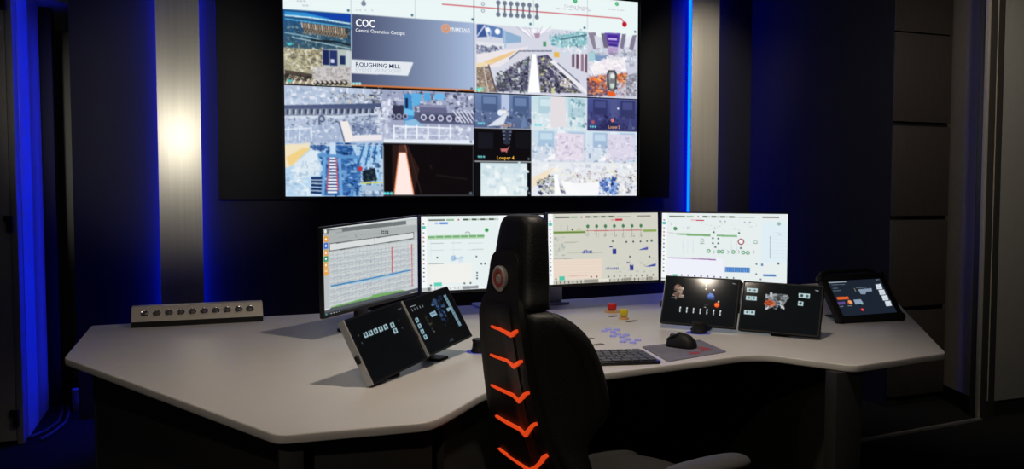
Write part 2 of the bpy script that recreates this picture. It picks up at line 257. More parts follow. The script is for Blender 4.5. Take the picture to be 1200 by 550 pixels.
['n',2311,14,['20407c','3c68a8'],.008,.03,.0625,.7652,.0991,.764,.099,.7877,.0624,.784],['p','3a6cae',.0805,.807,.1016,.797,.1177,.7539,.1657,.7523,.1921,.8714,.1859,.9966,.095,.9962,.1035,.9107],
['n',2325,150,['163a78','5c98d4','a8d4f4','0c2450','88b8e4','204c90'],.006,.03,.0857,.8069,.1177,.7539,.2474,.7543,.2462,.9969,.1428,.9964,.095,.9867],
['l','2c64a4',.008,.1812,.8716,.2008,.7559],['l','9cccf0',.008,.1921,.8637,.2085,.7556],['l','2c64a4',.008,.203,.8558,.2161,.7554],['l','9cccf0',.008,.214,.8479,.2238,.7551],
['l','2c64a4',.008,.225,.84,.2314,.7548],['l','9cccf0',.008,.236,.832,.2391,.7546],['l','2c64a4',.008,.2471,.824,.2468,.7543],['l','103064',.012,.0641,.9158,.0981,.9155],
['l','e0ecf8',.006,.064,.9252,.0954,.925],['l','103064',.012,.0639,.9318,.098,.9326],['l','e0ecf8',.006,.0639,.9413,.0953,.9421],['l','103064',.012,.0638,.9479,.0979,.9497],
['l','e0ecf8',.006,.0638,.9573,.0952,.9592],['l','103064',.012,.0637,.9639,.0978,.9668],['l','e0ecf8',.006,.0637,.9734,.0951,.9763],['l','103064',.012,.0636,.98,.0977,.9839],
['l','e0ecf8',.006,.0635,.9894,.095,.9933],['p','14306c',.1112,.7778,.1281,.7773,.1311,.9868,.1024,.9867],['l','eef4fc',.009,.1116,.7949,.1275,.7944],['l','eef4fc',.009,.1111,.8091,.1277,.8087],
['l','eef4fc',.009,.1106,.8233,.1279,.8229],['l','eef4fc',.009,.1101,.8376,.128,.8372],['l','eef4fc',.009,.1095,.8518,.1282,.8514],['l','eef4fc',.009,.109,.866,.1284,.8657],
['l','eef4fc',.009,.1085,.8803,.1286,.88],['l','eef4fc',.009,.108,.8945,.1287,.8943],['l','eef4fc',.009,.1075,.9088,.1289,.9086],['l','eef4fc',.009,.107,.923,.1291,.9229],
['l','eef4fc',.009,.1065,.9373,.1293,.9372],['l','eef4fc',.009,.1059,.9515,.1295,.9515],['l','eef4fc',.009,.1054,.9658,.1296,.9658],['l','eef4fc',.009,.1049,.9801,.1298,.9801],
['l','e0505c',.005,.111,.8063,.1036,.9725],['l','e0505c',.005,.1269,.8058,.1312,.9725],['p','c8e0f4',.1124,.7541,.1272,.7536,.1279,.8106,.111,.811],['l','70a8dc',.014,.0994,.8066,.0929,.9962],
['l','70a8dc',.014,.136,.8056,.1401,.9964],['l','5c94cc',.014,.0815,.8117,.1869,.8187],['p','142038',.1947,.881,.2276,.866,.2328,.9241,.1972,.9339],['n',2605,16,['405c38','303848','0c1420'],.005,.02,.1947,.881,.2276,.866,.2328,.9241,.1972,.9339],
['l','d8d040',.005,.1917,.9388,.2465,.9347],['l','d8d040',.005,.1942,.9696,.2464,.9658],['c','b83848',.1888,.8715,.012],['p','a8c0d8',.1916,.9484,.2465,.9463,.2462,.9969,.1941,.9967],
['n',2640,16,['d8e4f0','6080a8'],.006,.025,.1915,.9773,.2464,.9726,.2462,.9988,.1914,.9986],['r','9ea6c2',.24964002625046436,.5,.5,.7498263357407224],['n',2654,110,['4c5070','c8cce0','7880a0','2c2c48','e4e8f4','a0a8c4'],.006,.03,.2522,.5129,.4995,.5002,.4993,.6153,.2516,.6285],
['p','34344c',.2751,.5741,.3058,.5722,.3056,.6402,.2748,.6418],['p','585c7c',.3198,.6005,.4993,.6002,.4992,.6554,.3252,.6539],['p','3f8ecc',.3061,.5187,.3257,.5174,.3337,.6535,.3071,.6694],
['p','60b0e4',.3257,.5125,.3569,.5152,.3482,.5695,.3312,.5755],['p','58a8e0',.3609,.51,.378,.5088,.3779,.548,.3608,.5462],['p','70b8ec',.3895,.5109,.4184,.5108,.416,.5406,.3894,.5404],
['p','70c0ee',.3075,.5866,.3339,.5948,.3338,.6192,.3073,.6158],['r','1c2448',.3099,.5379,.317,.5861],['p','66698a',.3482,.5646,.4217,.565,.424,.6015,.3481,.6018],
['p','8c90b0',.3493,.5665,.4206,.567,.4205,.5779,.3493,.5783],['p','3c3c58',.348,.6136,.4638,.6152,.4637,.6391,.3508,.6409],['c','d8dcec',.3594,.6257,.015],
['c','50547c',.3594,.6257,.009],['c','d8dcec',.3828,.6264,.015],['c','50547c',.3828,.6264,.009],['c','d8dcec',.4065,.6272,.015],['c','50547c',.4065,.6272,.009],
['c','d8dcec',.4303,.6279,.015],['c','50547c',.4303,.6279,.009],['c','d8dcec',.4543,.6286,.015],['c','50547c',.4543,.6286,.009],['l','d8dcec',.007,.4403,.5886,.4666,.647],
['l','d8dcec',.007,.4509,.588,.4761,.6465],['l','d8dcec',.007,.4615,.5874,.4856,.646],['l','d8dcec',.007,.4721,.5868,.4951,.6456],['l','d8dcec',.007,.4827,.5862,.5046,.6451],
['l','d8dcec',.007,.4934,.5856,.5142,.6446],['c','a8acc8',.276,.6253,.013],['c','3c3c58',.276,.6253,.008],['c','a8acc8',.2927,.6244,.013],['c','3c3c58',.2927,.6244,.008],
['c','a8acc8',.3096,.6235,.013],['c','3c3c58',.3096,.6235,.008],['p','8cbce0',.3083,.645,.3366,.6338,.3621,.6717,.3082,.6693],['p','b4bcd4',.2514,.672,.4992,.6654,.4991,.7458,.2511,.7493],
['n',2906,50,['e8ecf8','98a0bc','ccd4e8'],.006,.028,.2514,.672,.4992,.6654,.4991,.7277,.2512,.7329],['p','e8eef8',.2512,.7329,.4991,.7277,.4991,.7498,.2511,.7542],
['l','f4f8ff',.006,.2803,.6706,.4343,.6734],['l','dce4f4',.005,.2801,.7095,.4342,.7102],['l','f4f8ff',.007,.2792,.6658,.2789,.7299],['l','f4f8ff',.007,.3111,.6643,.3108,.7287],
['l','f4f8ff',.007,.341,.6629,.3408,.7276],['l','f4f8ff',.007,.3718,.6614,.3716,.7265],['l','f4f8ff',.007,.4023,.66,.4022,.7253],['l','f4f8ff',.007,.4332,.6585,.433,.7242],
['n',2976,18,['f0f4ff','b8c0d8'],.006,.04,.252,.561,.2697,.5599,.2636,.6763,.2514,.6768],['c','7c88a0',.4913,.736,.007],['r','0e0a0c',.24964002625046436,.7498263357407224,.5,1],
['p','2a1a18',.2743,.7583,.3135,.757,.3471,.869,.3324,.9914,.2733,.9912],['p','4c2c24',.2967,.7575,.309,.7571,.3111,.7961,.2931,.7966],['p','f09060',.2909,.7938,.3123,.7932,.333,.9933,.2766,.9931],
['p','ffeae4',.2937,.7956,.31,.7952,.3296,.9914,.28,.9912],['l','604038',.004,.2939,.7576,.292,.7937],['l','b07060',.004,.309,.7571,.3134,.7931],['l','3a2820',.004,.3163,.7618,.3524,.9875],
['l','22181a',.006,.3758,.8488,.3815,.8685],['l','241c1c',.004,.4312,.7561,.4329,.7779],['l','1e1616',.008,.393,.8981,.4809,.9173],['c','60dce4',.2538,.9852,.0075],
['c','60dce4',.2622,.9853,.0075],['c','60dce4',.2711,.9853,.0075],['c','50606c',.4903,.9849,.0075],['r','c8ccd4',.24864002625046436,.7637505167837573,.25064002625046433,1],
['r','d8dce4',0,.7617505167837573,.24964002625046436,.7637505167837573],['r','4c5058',.24964002625046436,.7488263357407224,.5,.7528263357407224],['r','38383c',.24964002625046436,.992,.5,1],
['r','38383c',.496,.7498263357407224,.5,1],['g','6f86b0','55648c',.5,.5,.6675130197836328,.6678682428182361,'v'],['r','4c6088',.5201,.5084,.567,.5873],
['r','6c84ac',.5251,.5168,.562,.5504],['r','4c6088',.6106,.5084,.6591,.6007],['r','6c84ac',.6173,.5168,.6508,.5537],['r','b8c8e4',.5771,.5,.6005,.6041],
['n',11,26,['34405c','8c9cc0','485474','c0ccdc'],.006,.03,.5,.5755,.6675,.5755,.6675,.6679,.5,.6679],['p','dce2ee',.5369,.6595,.5804,.6041,.5972,.5923,.5838,.6511],
['p','6c84ac',.634,.6595,.6441,.5923,.6558,.6595],['c','e4f0ff',.5744,.5914,.015],['c','ffe8e0',.5868,.5866,.01],['t', 'Looper 1', 'd8a878', .5743, .6584, .0159, .0398, 'L', .3],
['g','c4dee6','dce8ee',.6675130197836328,.5,.837196054403077,.6678682428182361,'v'],['r','b4d0dc',.6879,.5084,.7354,.5873],['r','d0e6ec',.693,.5168,.7303,.5504],
['r','b4d0dc',.7795,.5084,.8287,.6007],['r','d0e6ec',.7863,.5168,.8202,.5537],['r','dce6ea',.7456,.5,.7693,.6041],['n',12,26,['a4c4d0','f4f8fa','d4e4ea'],.006,.03,.6675,.5755,.8372,.5755,.8372,.6679,.6675,.6679],
['p','f4f4f4',.7048,.6595,.749,.6041,.7659,.5923,.7524,.6511],['p','d0e6ec',.8033,.6595,.8134,.5923,.8253,.6595],['n',3277,20,['6898a4','a8ccd4'],.006,.024,.7895,.5068,.832,.504,.8324,.6541,.7765,.6566],
['p','e4dee2',.724,.5028,.7684,.504,.7739,.6525,.7242,.6548],['g','4c5694','38386c',.837196054403077,.5,1,.6678682428182361,'v'],['r','343868',.8567,.5084,.9023,.5873],
['r','484e86',.8616,.5168,.8974,.5504],['r','343868',.9446,.5084,.9919,.6007],['r','484e86',.9512,.5168,.9837,.5537],['r','50588c',.9121,.5,.9349,.6041],
['n',13,26,['26264c','585c90','3c4078'],.006,.03,.8372,.5755,1.0,.5755,1.0,.6679,.8372,.6679],['p','2c2c58',.873,.6595,.9153,.6041,.9316,.5923,.9186,.6511],
['p','484e86',.9674,.6595,.9772,.5923,.9886,.6595],['c','e08080',.9191,.611,.01],['c','a85868',.8565,.6228,.01],['c','ffffff',.9368,.5492,.005],['t', 'Looper 5', 'e0a860', .9069, .6516, .0159, .036, 'L', .3],
['r','0f0c10',.5,.6678682428182361,.6675130197836328,.8297207682882992],['r','181820',.5101,.6885,.5542,.7677],['r','141418',.6196,.6838,.6611,.7645],['r','5c6888',.5806,.6773,.608,.6884],
['r','5c6888',.5818,.6949,.6064,.7062],['r','5c6888',.5831,.7125,.6047,.7239],['r','3c4458',.5843,.7301,.6031,.7417],['l','2c3040',.02,.5949,.6713,.5949,.7461],
['p','c87070',.5745,.7671,.5941,.7652,.6039,.7492,.5949,.7767,.5932,.7904,.59,.7803,.5777,.782],['t', 'Looper 4', 'e8b040', .5643, .8196, .018, .0504, 'L', .4],
['g','c8dcea','d4dce8',.6675130197836328,.6678682428182361,.837196054403077,.8297207682882992,'v'],['r','a8c4dc',.6879,.676,.7354,.752],['r','c4dcec',.693,.6841,.7303,.7164],
['r','a8c4dc',.7795,.676,.8287,.765],['r','c4dcec',.7863,.6841,.8202,.7197],['r','ecf0f8',.7456,.6679,.7693,.7682],['n',14,26,['8ca4c4','f0f4fa','b4bcd4'],.006,.03,.6675,.7407,.8372,.7407,.8372,.8297,.6675,.8297],
['p','f8f8fa',.7048,.8216,.749,.7682,.7659,.7569,.7524,.8135],['p','c4dcec',.8033,.8216,.8134,.7569,.8253,.8216],['g','d0e4f0','d4dcea',.837196054403077,.6678682428182361,1,.8297207682882992,'v'],
['r','a4bcd8',.8567,.676,.9023,.752],['r','c4d8ec',.8616,.6841,.8974,.7164],['r','a4bcd8',.9446,.676,.9919,.765],['r','c4d8ec',.9512,.6841,.9837,.7197],
['r','e4ecf8',.9121,.6679,.9349,.7682],['n',15,26,['8098b8','f0f4fa','b4b8d0'],.006,.03,.8372,.7407,1.0,.7407,1.0,.8297,.8372,.8297],['p','fcfcfc',.873,.8216,.9153,.7682,.9316,.7569,.9186,.8135],
['p','c4d8ec',.9674,.8216,.9772,.7569,.9886,.8216],['p','e6dcea',.7424,.6836,.8271,.6844,.8274,.8178,.7374,.8198],['p','dcd8ea',.9029,.6813,.9916,.6821,.9922,.8143,.9033,.8162],
['n',3592,24,['f4f0f8','ccc4dc','b4b0cc'],.008,.03,.7372,.6923,.8271,.6973,.8274,.8265,.7374,.8283],['n',3599,24,['f4f0f8','ccc4dc','b4b0cc'],.008,.03,.8974,.6859,.9916,.6909,.9922,.8231,.8979,.825],
['c','70d8dc',.512,.6459,.0055],['c','70d8dc',.5195,.6459,.0055],['c','70d8dc',.527,.6459,.0055],['c','70d8dc',.6795,.6459,.0055],['c','70d8dc',.687,.6459,.0055],
['c','70d8dc',.6945,.6459,.0055],['c','70d8dc',.8492,.6459,.0055],['c','70d8dc',.8567,.6459,.0055],['c','70d8dc',.8642,.6459,.0055],['c','70d8dc',.512,.8077,.0055],
['c','70d8dc',.5195,.8077,.0055],['c','70d8dc',.527,.8077,.0055],['r','0c0e12',.5,.8297207682882992,.6675130197836328,1],['g','cfe2ea','e6f0f2',.5173466344732716,.8357207682882992,.6535446215447878,1,'v'],
['n',3704,26,['dcecf0','f4fafa','c4d8e0'],.006,.05,.5198,.8451,.6497,.8427,.6497,.9901,.5196,.9896],['p','f8fcfc',.5691,.9898,.5766,.9481,.5891,.9481,.5966,.9899],
['r','e8ecf2',.6675130197836328,.8297207682882992,1,1],['n',3725,60,['ffffff','d8dce8','f4f0e0','c8ccd8'],.008,.04,.6701,.8339,.9979,.8318,.9986,.9912,.6702,.9943],
['p','f2e2c8',.6702,.9056,.7374,.8538,.7115,.9137,.6702,.9563],['n',3739,60,['30305c','7c7c9c','181838','a8b8c0','c8c890'],.006,.022,.6856,.9224,.7323,.8922,.7745,.9819,.6857,.9902],
['n',3746,40,['e8e0e8','a898b0','c8c0b0','684c60','d8d890'],.006,.022,.7637,.8791,.998,.8672,.9983,.9291,.777,.9303],['n',3753,44,['2848a0','5c84d4','98c4f4','1c2c6c'],.006,.026,.8791,.9254,.9311,.8944,.937,.991,.8766,.9908],
['n',3760,24,['9c9cb0','585874','e8e8dc'],.006,.02,.9367,.9031,.9982,.8937,.9986,.9912,.9426,.991],['p','ffffff',.7349,.8922,.7454,.8921,.7586,.9947,.7376,.9946],
['p','fbfbfd',.7585,.9219,.785,.9303,.871,.9647,.8711,.9951,.7745,.9948],['p','f8f8fa',.785,.9389,.8764,.9298,.8766,.9908,.8171,.9906],['r','e4eaee',.6664130197836328,.5,.6686130197836327,1],
['r','e4eaee',.836096054403077,.5,.838296054403077,.8297207682882992],['r','e0e6ea',.5,.6660682428182361,1,.6696682428182361],['r','e0e6ea',.5,.8279207682882992,1,.8315207682882992],
['c','687880',.6586,.6578,.006],['c','687880',.6586,.8152,.006],['c','687880',.66,.9837,.006],['c','687880',.9872,.6471,.006],],
'monitor_left': [
['r','b9bfc0',0,0,1,1],['r','d8dcdc',0,0,1,.022],['p','6a7071',.0006,.0121,.8654,.0352,.8649,.083,-.0004,.0652],['r','c4c8c8',.8719,.0361,.9892,.0934],
['c','e8e8e8',.0251,.0372,.022],['r','a8acac',.0604,.0318,.1838,.0673],['p','a9afaf',-.0005,.0677,.9984,.1091,.9974,.2025,.0625,.1915,.051,.2647,.0012,.2422],
['r','e89830',.009,.0954,.048,.1574],['c','ffffff',.0284,.1263,.014],['r','3868c8',.0075,.1699,.0466,.2324],['c','ffffff',.027,.201,.014],['r','e8a040',.006,.2506,.045,.3138],
['c','ffffff',.0255,.2821,.014],['r','1f9060',.0047,.3191,.0437,.3827],['c','ffffff',.0242,.3508,.014],['r','e8a040',.0033,.39,.0424,.4542],['c','ffffff',.0228,.422,.014],
['p','d8dcdc',.0606,.1849,.9548,.2026,.954,.2813,.0591,.2663],['l','282c2c',.009,.0606,.1849,.9548,.2026,.954,.2813,.0591,.2663,.0606,.1849],['l','282c2c',.009,.5119,.1931,.5107,.2723],
['r','404848',.5776,.1192,.594,.1368],['r','404848',.5773,.1422,.5937,.1585],['r','404848',.6002,.1229,.6167,.1406],['r','404848',.5999,.146,.6164,.1624],
['r','404848',.6229,.1266,.6395,.1444],['r','404848',.6226,.1498,.6392,.1663],['r','404848',.6458,.1304,.6625,.1482],['r','404848',.6455,.1536,.6622,.1702],
['l','707878',.006,.3284,.1175,.3116,.1342,.3277,.1605],['l','8c9494',.004,.1357,.1228,.2411,.1323],['l','8c9494',.004,.3613,.1362,.5678,.1447],['p','c9cfd0',.0609,.2793,.9962,.3104,.9921,.7006,.9895,.9476,.0489,.9227],
['l','8f9aa2',.0035,.0622,.3174,.9596,.3685],['l','8f9aa2',.0035,.0615,.3538,.9593,.4029],['l','a4a8b8',.008,.0613,.3689,.9591,.4173],['l','8f9aa2',.0035,.0609,.3902,.9589,.4374],
['l','8f9aa2',.0035,.0602,.4267,.9585,.4718],['l','a4a8b8',.008,.0599,.4418,.9584,.4862],['l','8f9aa2',.0035,.0595,.4632,.9581,.5063],['l','8f9aa2',.0035,.0588,.4998,.9578,.5409],
['l','a4a8b8',.008,.0586,.5149,.9576,.5553],['l','8f9aa2',.0035,.0582,.5363,.9574,.5754],['l','8f9aa2',.0035,.0575,.5729,.957,.61],['l','a4a8b8',.008,.0572,.588,.9568,.6244],
['l','8f9aa2',.0035,.0568,.6095,.9566,.6446],['l','8f9aa2',.0035,.0561,.6461,.9562,.6792],['l','a4a8b8',.008,.0558,.6612,.9561,.6936],['l','8f9aa2',.0035,.0554,.6827,.9559,.7138],
['l','8f9aa2',.0035,.0548,.7194,.9555,.7484],['l','a4a8b8',.008,.0545,.7346,.9553,.7629],['l','8f9aa2',.0035,.0541,.7561,.9551,.7831],['l','8f9aa2',.0035,.0534,.7928,.9547,.8178],
['l','a4a8b8',.008,.0531,.808,.9546,.8322],['l','8f9aa2',.0035,.0527,.8295,.9543,.8525],['l','8f9aa2',.0035,.052,.8662,.954,.8872],['l','a4a8b8',.008,.0517,.8815,.9538,.9017],
['l','99a3aa',.003,.0967,.2802,.0871,.9152],['l','99a3aa',.003,.1318,.2815,.1225,.9163],['l','99a3aa',.003,.1673,.2827,.1582,.9175],['l','99a3aa',.003,.2033,.284,.1944,.9188],
['l','99a3aa',.003,.2396,.2853,.2309,.92],['l','99a3aa',.003,.2763,.2866,.2679,.9212],['l','99a3aa',.003,.3135,.2879,.3052,.9225],['l','99a3aa',.003,.351,.2893,.343,.9237],
['l','99a3aa',.003,.389,.2906,.3813,.925],['l','99a3aa',.003,.4275,.292,.42,.9263],['l','99a3aa',.003,.4664,.2934,.4591,.9276],['l','99a3aa',.003,.5057,.2948,.4987,.929],
['l','99a3aa',.003,.5455,.2962,.5387,.9303],['l','99a3aa',.003,.5858,.2976,.5792,.9317],['l','99a3aa',.003,.6265,.2991,.6202,.9331],['l','99a3aa',.003,.6678,.3005,.6617,.9344],
['l','99a3aa',.003,.7095,.302,.7037,.9359],['l','99a3aa',.003,.7518,.3035,.7462,.9373],['l','99a3aa',.003,.7945,.305,.7892,.9387],['l','99a3aa',.003,.8378,.3066,.8328,.9402],
['l','99a3aa',.003,.8816,.3081,.8769,.9417],['l','99a3aa',.003,.926,.3097,.9215,.9432],['n',547,70,['8c98a4','a8b0b8','788490'],.004,.012,.0914,.2855,.9273,.3122,.9205,.9145,.081,.8557],
['l','4a98cc',.02,.0638,.6748,.4317,.6827,.9165,.6871],['l','2c70ac',.008,.0638,.6748,.4317,.6827,.9165,.6871],['l','9cc8e8',.012,.253,.7029,.5835,.7142,.7428,.7121],
['l','cc5058',.02,.6979,.3395,.6961,.6685],['l','cc5058',.017,.9295,.3484,.9299,.9026],['p','6fa860',.0594,.9131,.0588,.9449,.8289,.94,.8163,.918,.4747,.89,.4745,.9036],
['p','50555a',-.0018,.9261,1.0003,.9432,.9998,.987,-.0008,.9771],['p','30353a',-.0007,.9708,.9999,.9826,1.0025,.9921,-.0014,1.0111],['r','50b0b0',.0113,.9784,.023,.9999],
['r','c8d0d0',.057,.9865,.0689,1.0082],['r','c8d0d0',.0827,.9882,.0947,1.01],['r','c8d0d0',.1086,.99,.1208,1.0119],['r','c8d0d0',.1369,.9924,.1491,1.0144],
['p','e8ecec',-.0018,.9261,.054,.9242,.0538,.9344,-.0021,.9387],['l','a0a8a8',.006,.8999,.9855,.9931,.9895],['r','e8a040',.005,.4618,.0438,.5404],['r','f0d8b0',.0127,.4799,.0345,.5002],
],
'monitor_a': [
['r','e6f0f0',0,0,1,1],['r','f4f8f8',0,0,.045,1],['r','404848',.015,.1,.026,.115],['r','404848',.015,.158,.026,.17300000000000001],['r','404848',.015,.21600000000000003,.026,.231],
['r','b04848',.015,.274,.026,.28900000000000003],['r','b04848',.015,.332,.026,.34700000000000003],['r','404848',.015,.39,.026,.405],['r','404848',.015,.44800000000000006,.026,.463],
['r','404848',.015,.506,.026,.521],['r','404848',.015,.5640000000000001,.026,.5790000000000001],['r','b04848',.015,.622,.026,.637],['r','404848',.015,.68,.026,.6950000000000001],
['r','404848',.015,.738,.026,.753],['r','404848',.015,.796,.026,.811],['r','404848',.015,.854,.026,.869],['r','58c8b8',.006,.13,.038,.17],['r','606860',.06,.045,.19,.065],
['r','80b080',.2,.045,.26,.065],['r','a04848',.29,.045,.3,.065],['r','506050',.33,.043,.37,.067],['r','90a890',.372,.047,.392,.062],['r','506050',.4,.043,.44,.067],
['r','90a890',.442,.047,.462,.062],['r','506050',.47,.043,.51,.067],['r','90a890',.512,.047,.532,.062],['r','506050',.54,.043,.5800000000000001,.067],['r','90a890',.5820000000000001,.047,.6020000000000001,.062],
['r','a0a8a0',.61,.048,.74,.06],['r','989490',.8,.04,.93,.065],['r','f2f6f6',.62,0,1,1],['r','4478d0',.1461,.085,.2098,.1105],['r','a8b8e0',.1096,.0865,.135,.1121],
['c','38a050',.522,.1994,.028],['r','b8d8b8',.0542,.2586,.5001,.3133],['r','70a870',.0542,.2685,.1086,.2917],['r','70a870',.1182,.2684,.1729,.2917],['r','70a870',.1826,.2684,.2378,.2917],
['r','70a870',.2476,.2683,.3032,.2917],['r','70a870',.313,.2682,.3691,.2917],['r','70a870',.379,.2681,.4356,.2918],['r','70a870',.4455,.268,.5025,.2918],
['l','808c88',.008,.349,.2481,.3529,.2255,.3679,.2184,.3829,.229,.3851,.2582],['l','a8b4b4',.006,.0718,.3648,.1777,.3644],['l','c0cccc',.006,.2294,.3654,.3186,.3642],
['l','b0bcbc',.006,.3711,.3715,.4923,.3703],['l','a8b4b4',.006,.0714,.4518,.1773,.452],['l','c0cccc',.006,.229,.4532,.3182,.4525],['l','b0bcbc',.006,.3707,.4601,.492,.4595],
['l','d0dcdc',.004,.0757,.3153,.076,.5391],['l','d0dcdc',.004,.2518,.3224,.2523,.5486],['l','d0dcdc',.004,.4165,.3291,.4171,.5575],['l','909c9c',.007,.056,.635,.1765,.6347],
['c','202828',.1255,.5543,.012],['n',379,20,['8cb0d8','b8d0e8'],.01,.03,.2359,.5478,.3328,.5467,.3326,.6099,.2357,.6106],['c','404848',.4368,.5561,.012],
['p','f0f0ec',.0523,.6435,.4002,.6455,.3991,.906,.0546,.8989],['c','505858',.476,.6564,.013],['c','505858',.5066,.6556,.013],['c','505858',.4413,.7753,.013],
['c','505858',.4412,.8135,.013],['c','505858',.4411,.8517,.013],['c','505858',.3388,.9116,.013],['c','505858',.3878,.9115,.013],['c','505858',.0742,.9191,.013],
['r','60d0b8',.0984,.8872,.1604,.9345],['p','b8bcbc',.0001,.9506,.3763,.9462,.3762,.9805,-.0001,.9941],['r','f0f4f4',.0799,.9383,.1015,.985],['r','606868',.09,.9515,.0928,.9743],
['r','f0f4f4',.1105,.9378,.1323,.9843],['r','606868',.1207,.9511,.1235,.9736],['r','f0f4f4',.1413,.9373,.1631,.9837],['r','606868',.1515,.9506,.1543,.9729],
['r','f0f4f4',.1721,.9368,.1941,.983],['r','606868',.1824,.9502,.1852,.9723],['r','f0f4f4',.2031,.9363,.2251,.9824],['r','606868',.2134,.9497,.2163,.9716],
['r','f0f4f4',.2342,.9358,.2563,.9817],['r','606868',.2446,.9492,.2474,.9709],['r','f0f4f4',.2654,.9353,.2876,.981],['r','606868',.2758,.9488,.2787,.9702],
['r','f0f4f4',.2968,.9349,.319,.9804],['r','606868',.3072,.9483,.3101,.9695],['p','90949a',.3237,.951,.4521,.9482,.452,.9865,.3235,.9928],['r','707878',.0471,.9482,.0709,.9937],
],
'monitor_b': [
['r','d3d2c6',0,0,1,1],['r','f4f8f8',0,0,.045,1],['r','404848',.015,.1,.026,.115],['r','404848',.015,.158,.026,.17300000000000001],['r','404848',.015,.21600000000000003,.026,.231],
['r','b04848',.015,.274,.026,.28900000000000003],['r','b04848',.015,.332,.026,.34700000000000003],['r','404848',.015,.39,.026,.405],['r','404848',.015,.44800000000000006,.026,.463],
['r','404848',.015,.506,.026,.521],['r','404848',.015,.5640000000000001,.026,.5790000000000001],['r','b04848',.015,.622,.026,.637],['r','404848',.015,.68,.026,.6950000000000001],
['r','404848',.015,.738,.026,.753],['r','404848',.015,.796,.026,.811],['r','404848',.015,.854,.026,.869],['r','58c8b8',.006,.13,.038,.17],['r','606860',.06,.045,.19,.065],
['r','80b080',.2,.045,.26,.065],['r','a04848',.29,.045,.3,.065],['r','506050',.33,.043,.37,.067],['r','90a890',.372,.047,.392,.062],['r','506050',.4,.043,.44,.067],
['r','90a890',.442,.047,.462,.062],['r','506050',.47,.043,.51,.067],['r','90a890',.512,.047,.532,.062],['r','506050',.54,.043,.5800000000000001,.067],['r','90a890',.5820000000000001,.047,.6020000000000001,.062],
['r','a0a8a0',.61,.048,.74,.06],['r','989490',.8,.04,.93,.065],['r','c03038',.5995,.0877,.6648,.113],['r','d8a0a0',.5595,.0885,.5936,.1092],['p','8aa858',.0459,.2508,.3275,.25,.3272,.2821,.0457,.2824],
['l','5c7838',.01,.048,.2685,.3274,.2678],['r','8aa858',.8617,.252,.9835,.2819],['l','c05058',.01,.3331,.2502,.8617,.2575],['c','3f8050',.3503,.1866,.025],
['l','687868',.004,.3505,.1509,.3491,.3382],['n',267,6,['a8b0a4','98a098'],.005,.02,.3295,.2786,.3696,.28,.3692,.339,.329,.3374],['c','3f8050',.4297,.1874,.025],
['l','687868',.004,.43,.1532,.4286,.3413],['n',288,6,['a8b0a4','98a098'],.005,.02,.4088,.2815,.4493,.2829,.4488,.3421,.4084,.3405],['c','3f8050',.5099,.1883,.025],
['l','687868',.004,.5101,.1556,.5087,.3444],['n',309,6,['a8b0a4','98a098'],.005,.02,.4888,.2843,.5296,.2858,.5292,.3452,.4883,.3436],['c','3f8050',.5907,.1892,.025],
['l','687868',.004,.591,.1579,.5896,.3476],['n',330,6,['a8b0a4','98a098'],.005,.02,.5694,.2872,.6106,.2887,.6102,.3484,.569,.3468],['c','3f8050',.6723,.1901,.025],
['l','687868',.004,.6725,.1603,.6711,.3508],['n',351,6,['a8b0a4','98a098'],.005,.02,.6508,.2902,.6923,.2917,.6919,.3516,.6504,.35],['c','3f8050',.7545,.191,.025],
['l','687868',.004,.7547,.1627,.7533,.354],['n',372,6,['a8b0a4','98a098'],.005,.02,.7329,.2931,.7747,.2946,.7743,.3548,.7324,.3532],['c','3f8050',.8375,.1918,.025],
['l','687868',.004,.8376,.1651,.8363,.3573],['n',393,6,['a8b0a4','98a098'],.005,.02,.8156,.2961,.8579,.2976,.8574,.3581,.8152,.3564],['l','8aa040',.008,.2534,.2368,.2724,.2108,.2888,.2345],
['c','305838',.2127,.2284,.014],['l','607060',.004,.1138,.1616,.1132,.2409],['l','607060',.004,.1738,.1634,.1731,.2429],['n',428,40,['b0bcc8','a4b0a8','c0c4b8'],.006,.022,.0528,.3354,.1396,.3353,.1375,.6035,.0506,.6076],
['l','98a088',.007,.1445,.4096,.2708,.408],['l','98a088',.005,.1651,.5608,.2973,.5587],['l','98a090',.005,.3195,.5687,.4765,.5714],['c','384048',.7006,.4247,.014],
['c','384048',.7645,.4238,.014],['c','384048',.8323,.423,.014],['c','384048',.8935,.422,.014],['c','384048',.5742,.4102,.014],['c','384048',.7315,.641,.014],
['c','384048',.9156,.6491,.014],['c','58806c',.9374,.4164,.02],['r','3848a0',.2997,.541,.3073,.5681],['r','3848a0',.3109,.5273,.3184,.5687],['r','3848a0',.3221,.5172,.3295,.5692],
['r','3848a0',.3332,.5213,.3406,.5698],['r','3848a0',.3443,.5325,.3518,.5704],['r','3848a0',.3554,.5366,.3629,.571],['r','3848a0',.3666,.5336,.3741,.5715],
['r','3848a0',.3778,.5306,.3853,.5721],['r','303a94',.543,.4756,.5725,.495],['r','2c3890',.5723,.5185,.6061,.5962],['p','3848a0',.8127,.5447,.9,.5049,.8998,.5453,.8338,.5476],
['r','707cb8',.8788,.5003,.8832,.5519],['l','7c8078',.005,.045,.6336,.2139,.636],['p','ead8c8',.0395,.6474,.4702,.6574,.4737,.9364,.048,.9328],['l','dcc8b8',.004,.0446,.6863,.4699,.6969],
['l','dcc8b8',.004,.0443,.725,.4696,.7365],['l','dcc8b8',.004,.044,.7637,.4693,.776],['l','dcc8b8',.004,.0436,.8023,.469,.8156],['l','dcc8b8',.004,.0433,.841,.4687,.8551],
['l','dcc8b8',.004,.043,.8796,.4684,.8947],['r','3848a0',.5065,.7943,.5132,.8164],['r','3848a0',.5202,.7844,.5268,.8173],['r','3848a0',.5339,.778,.5404,.8181],
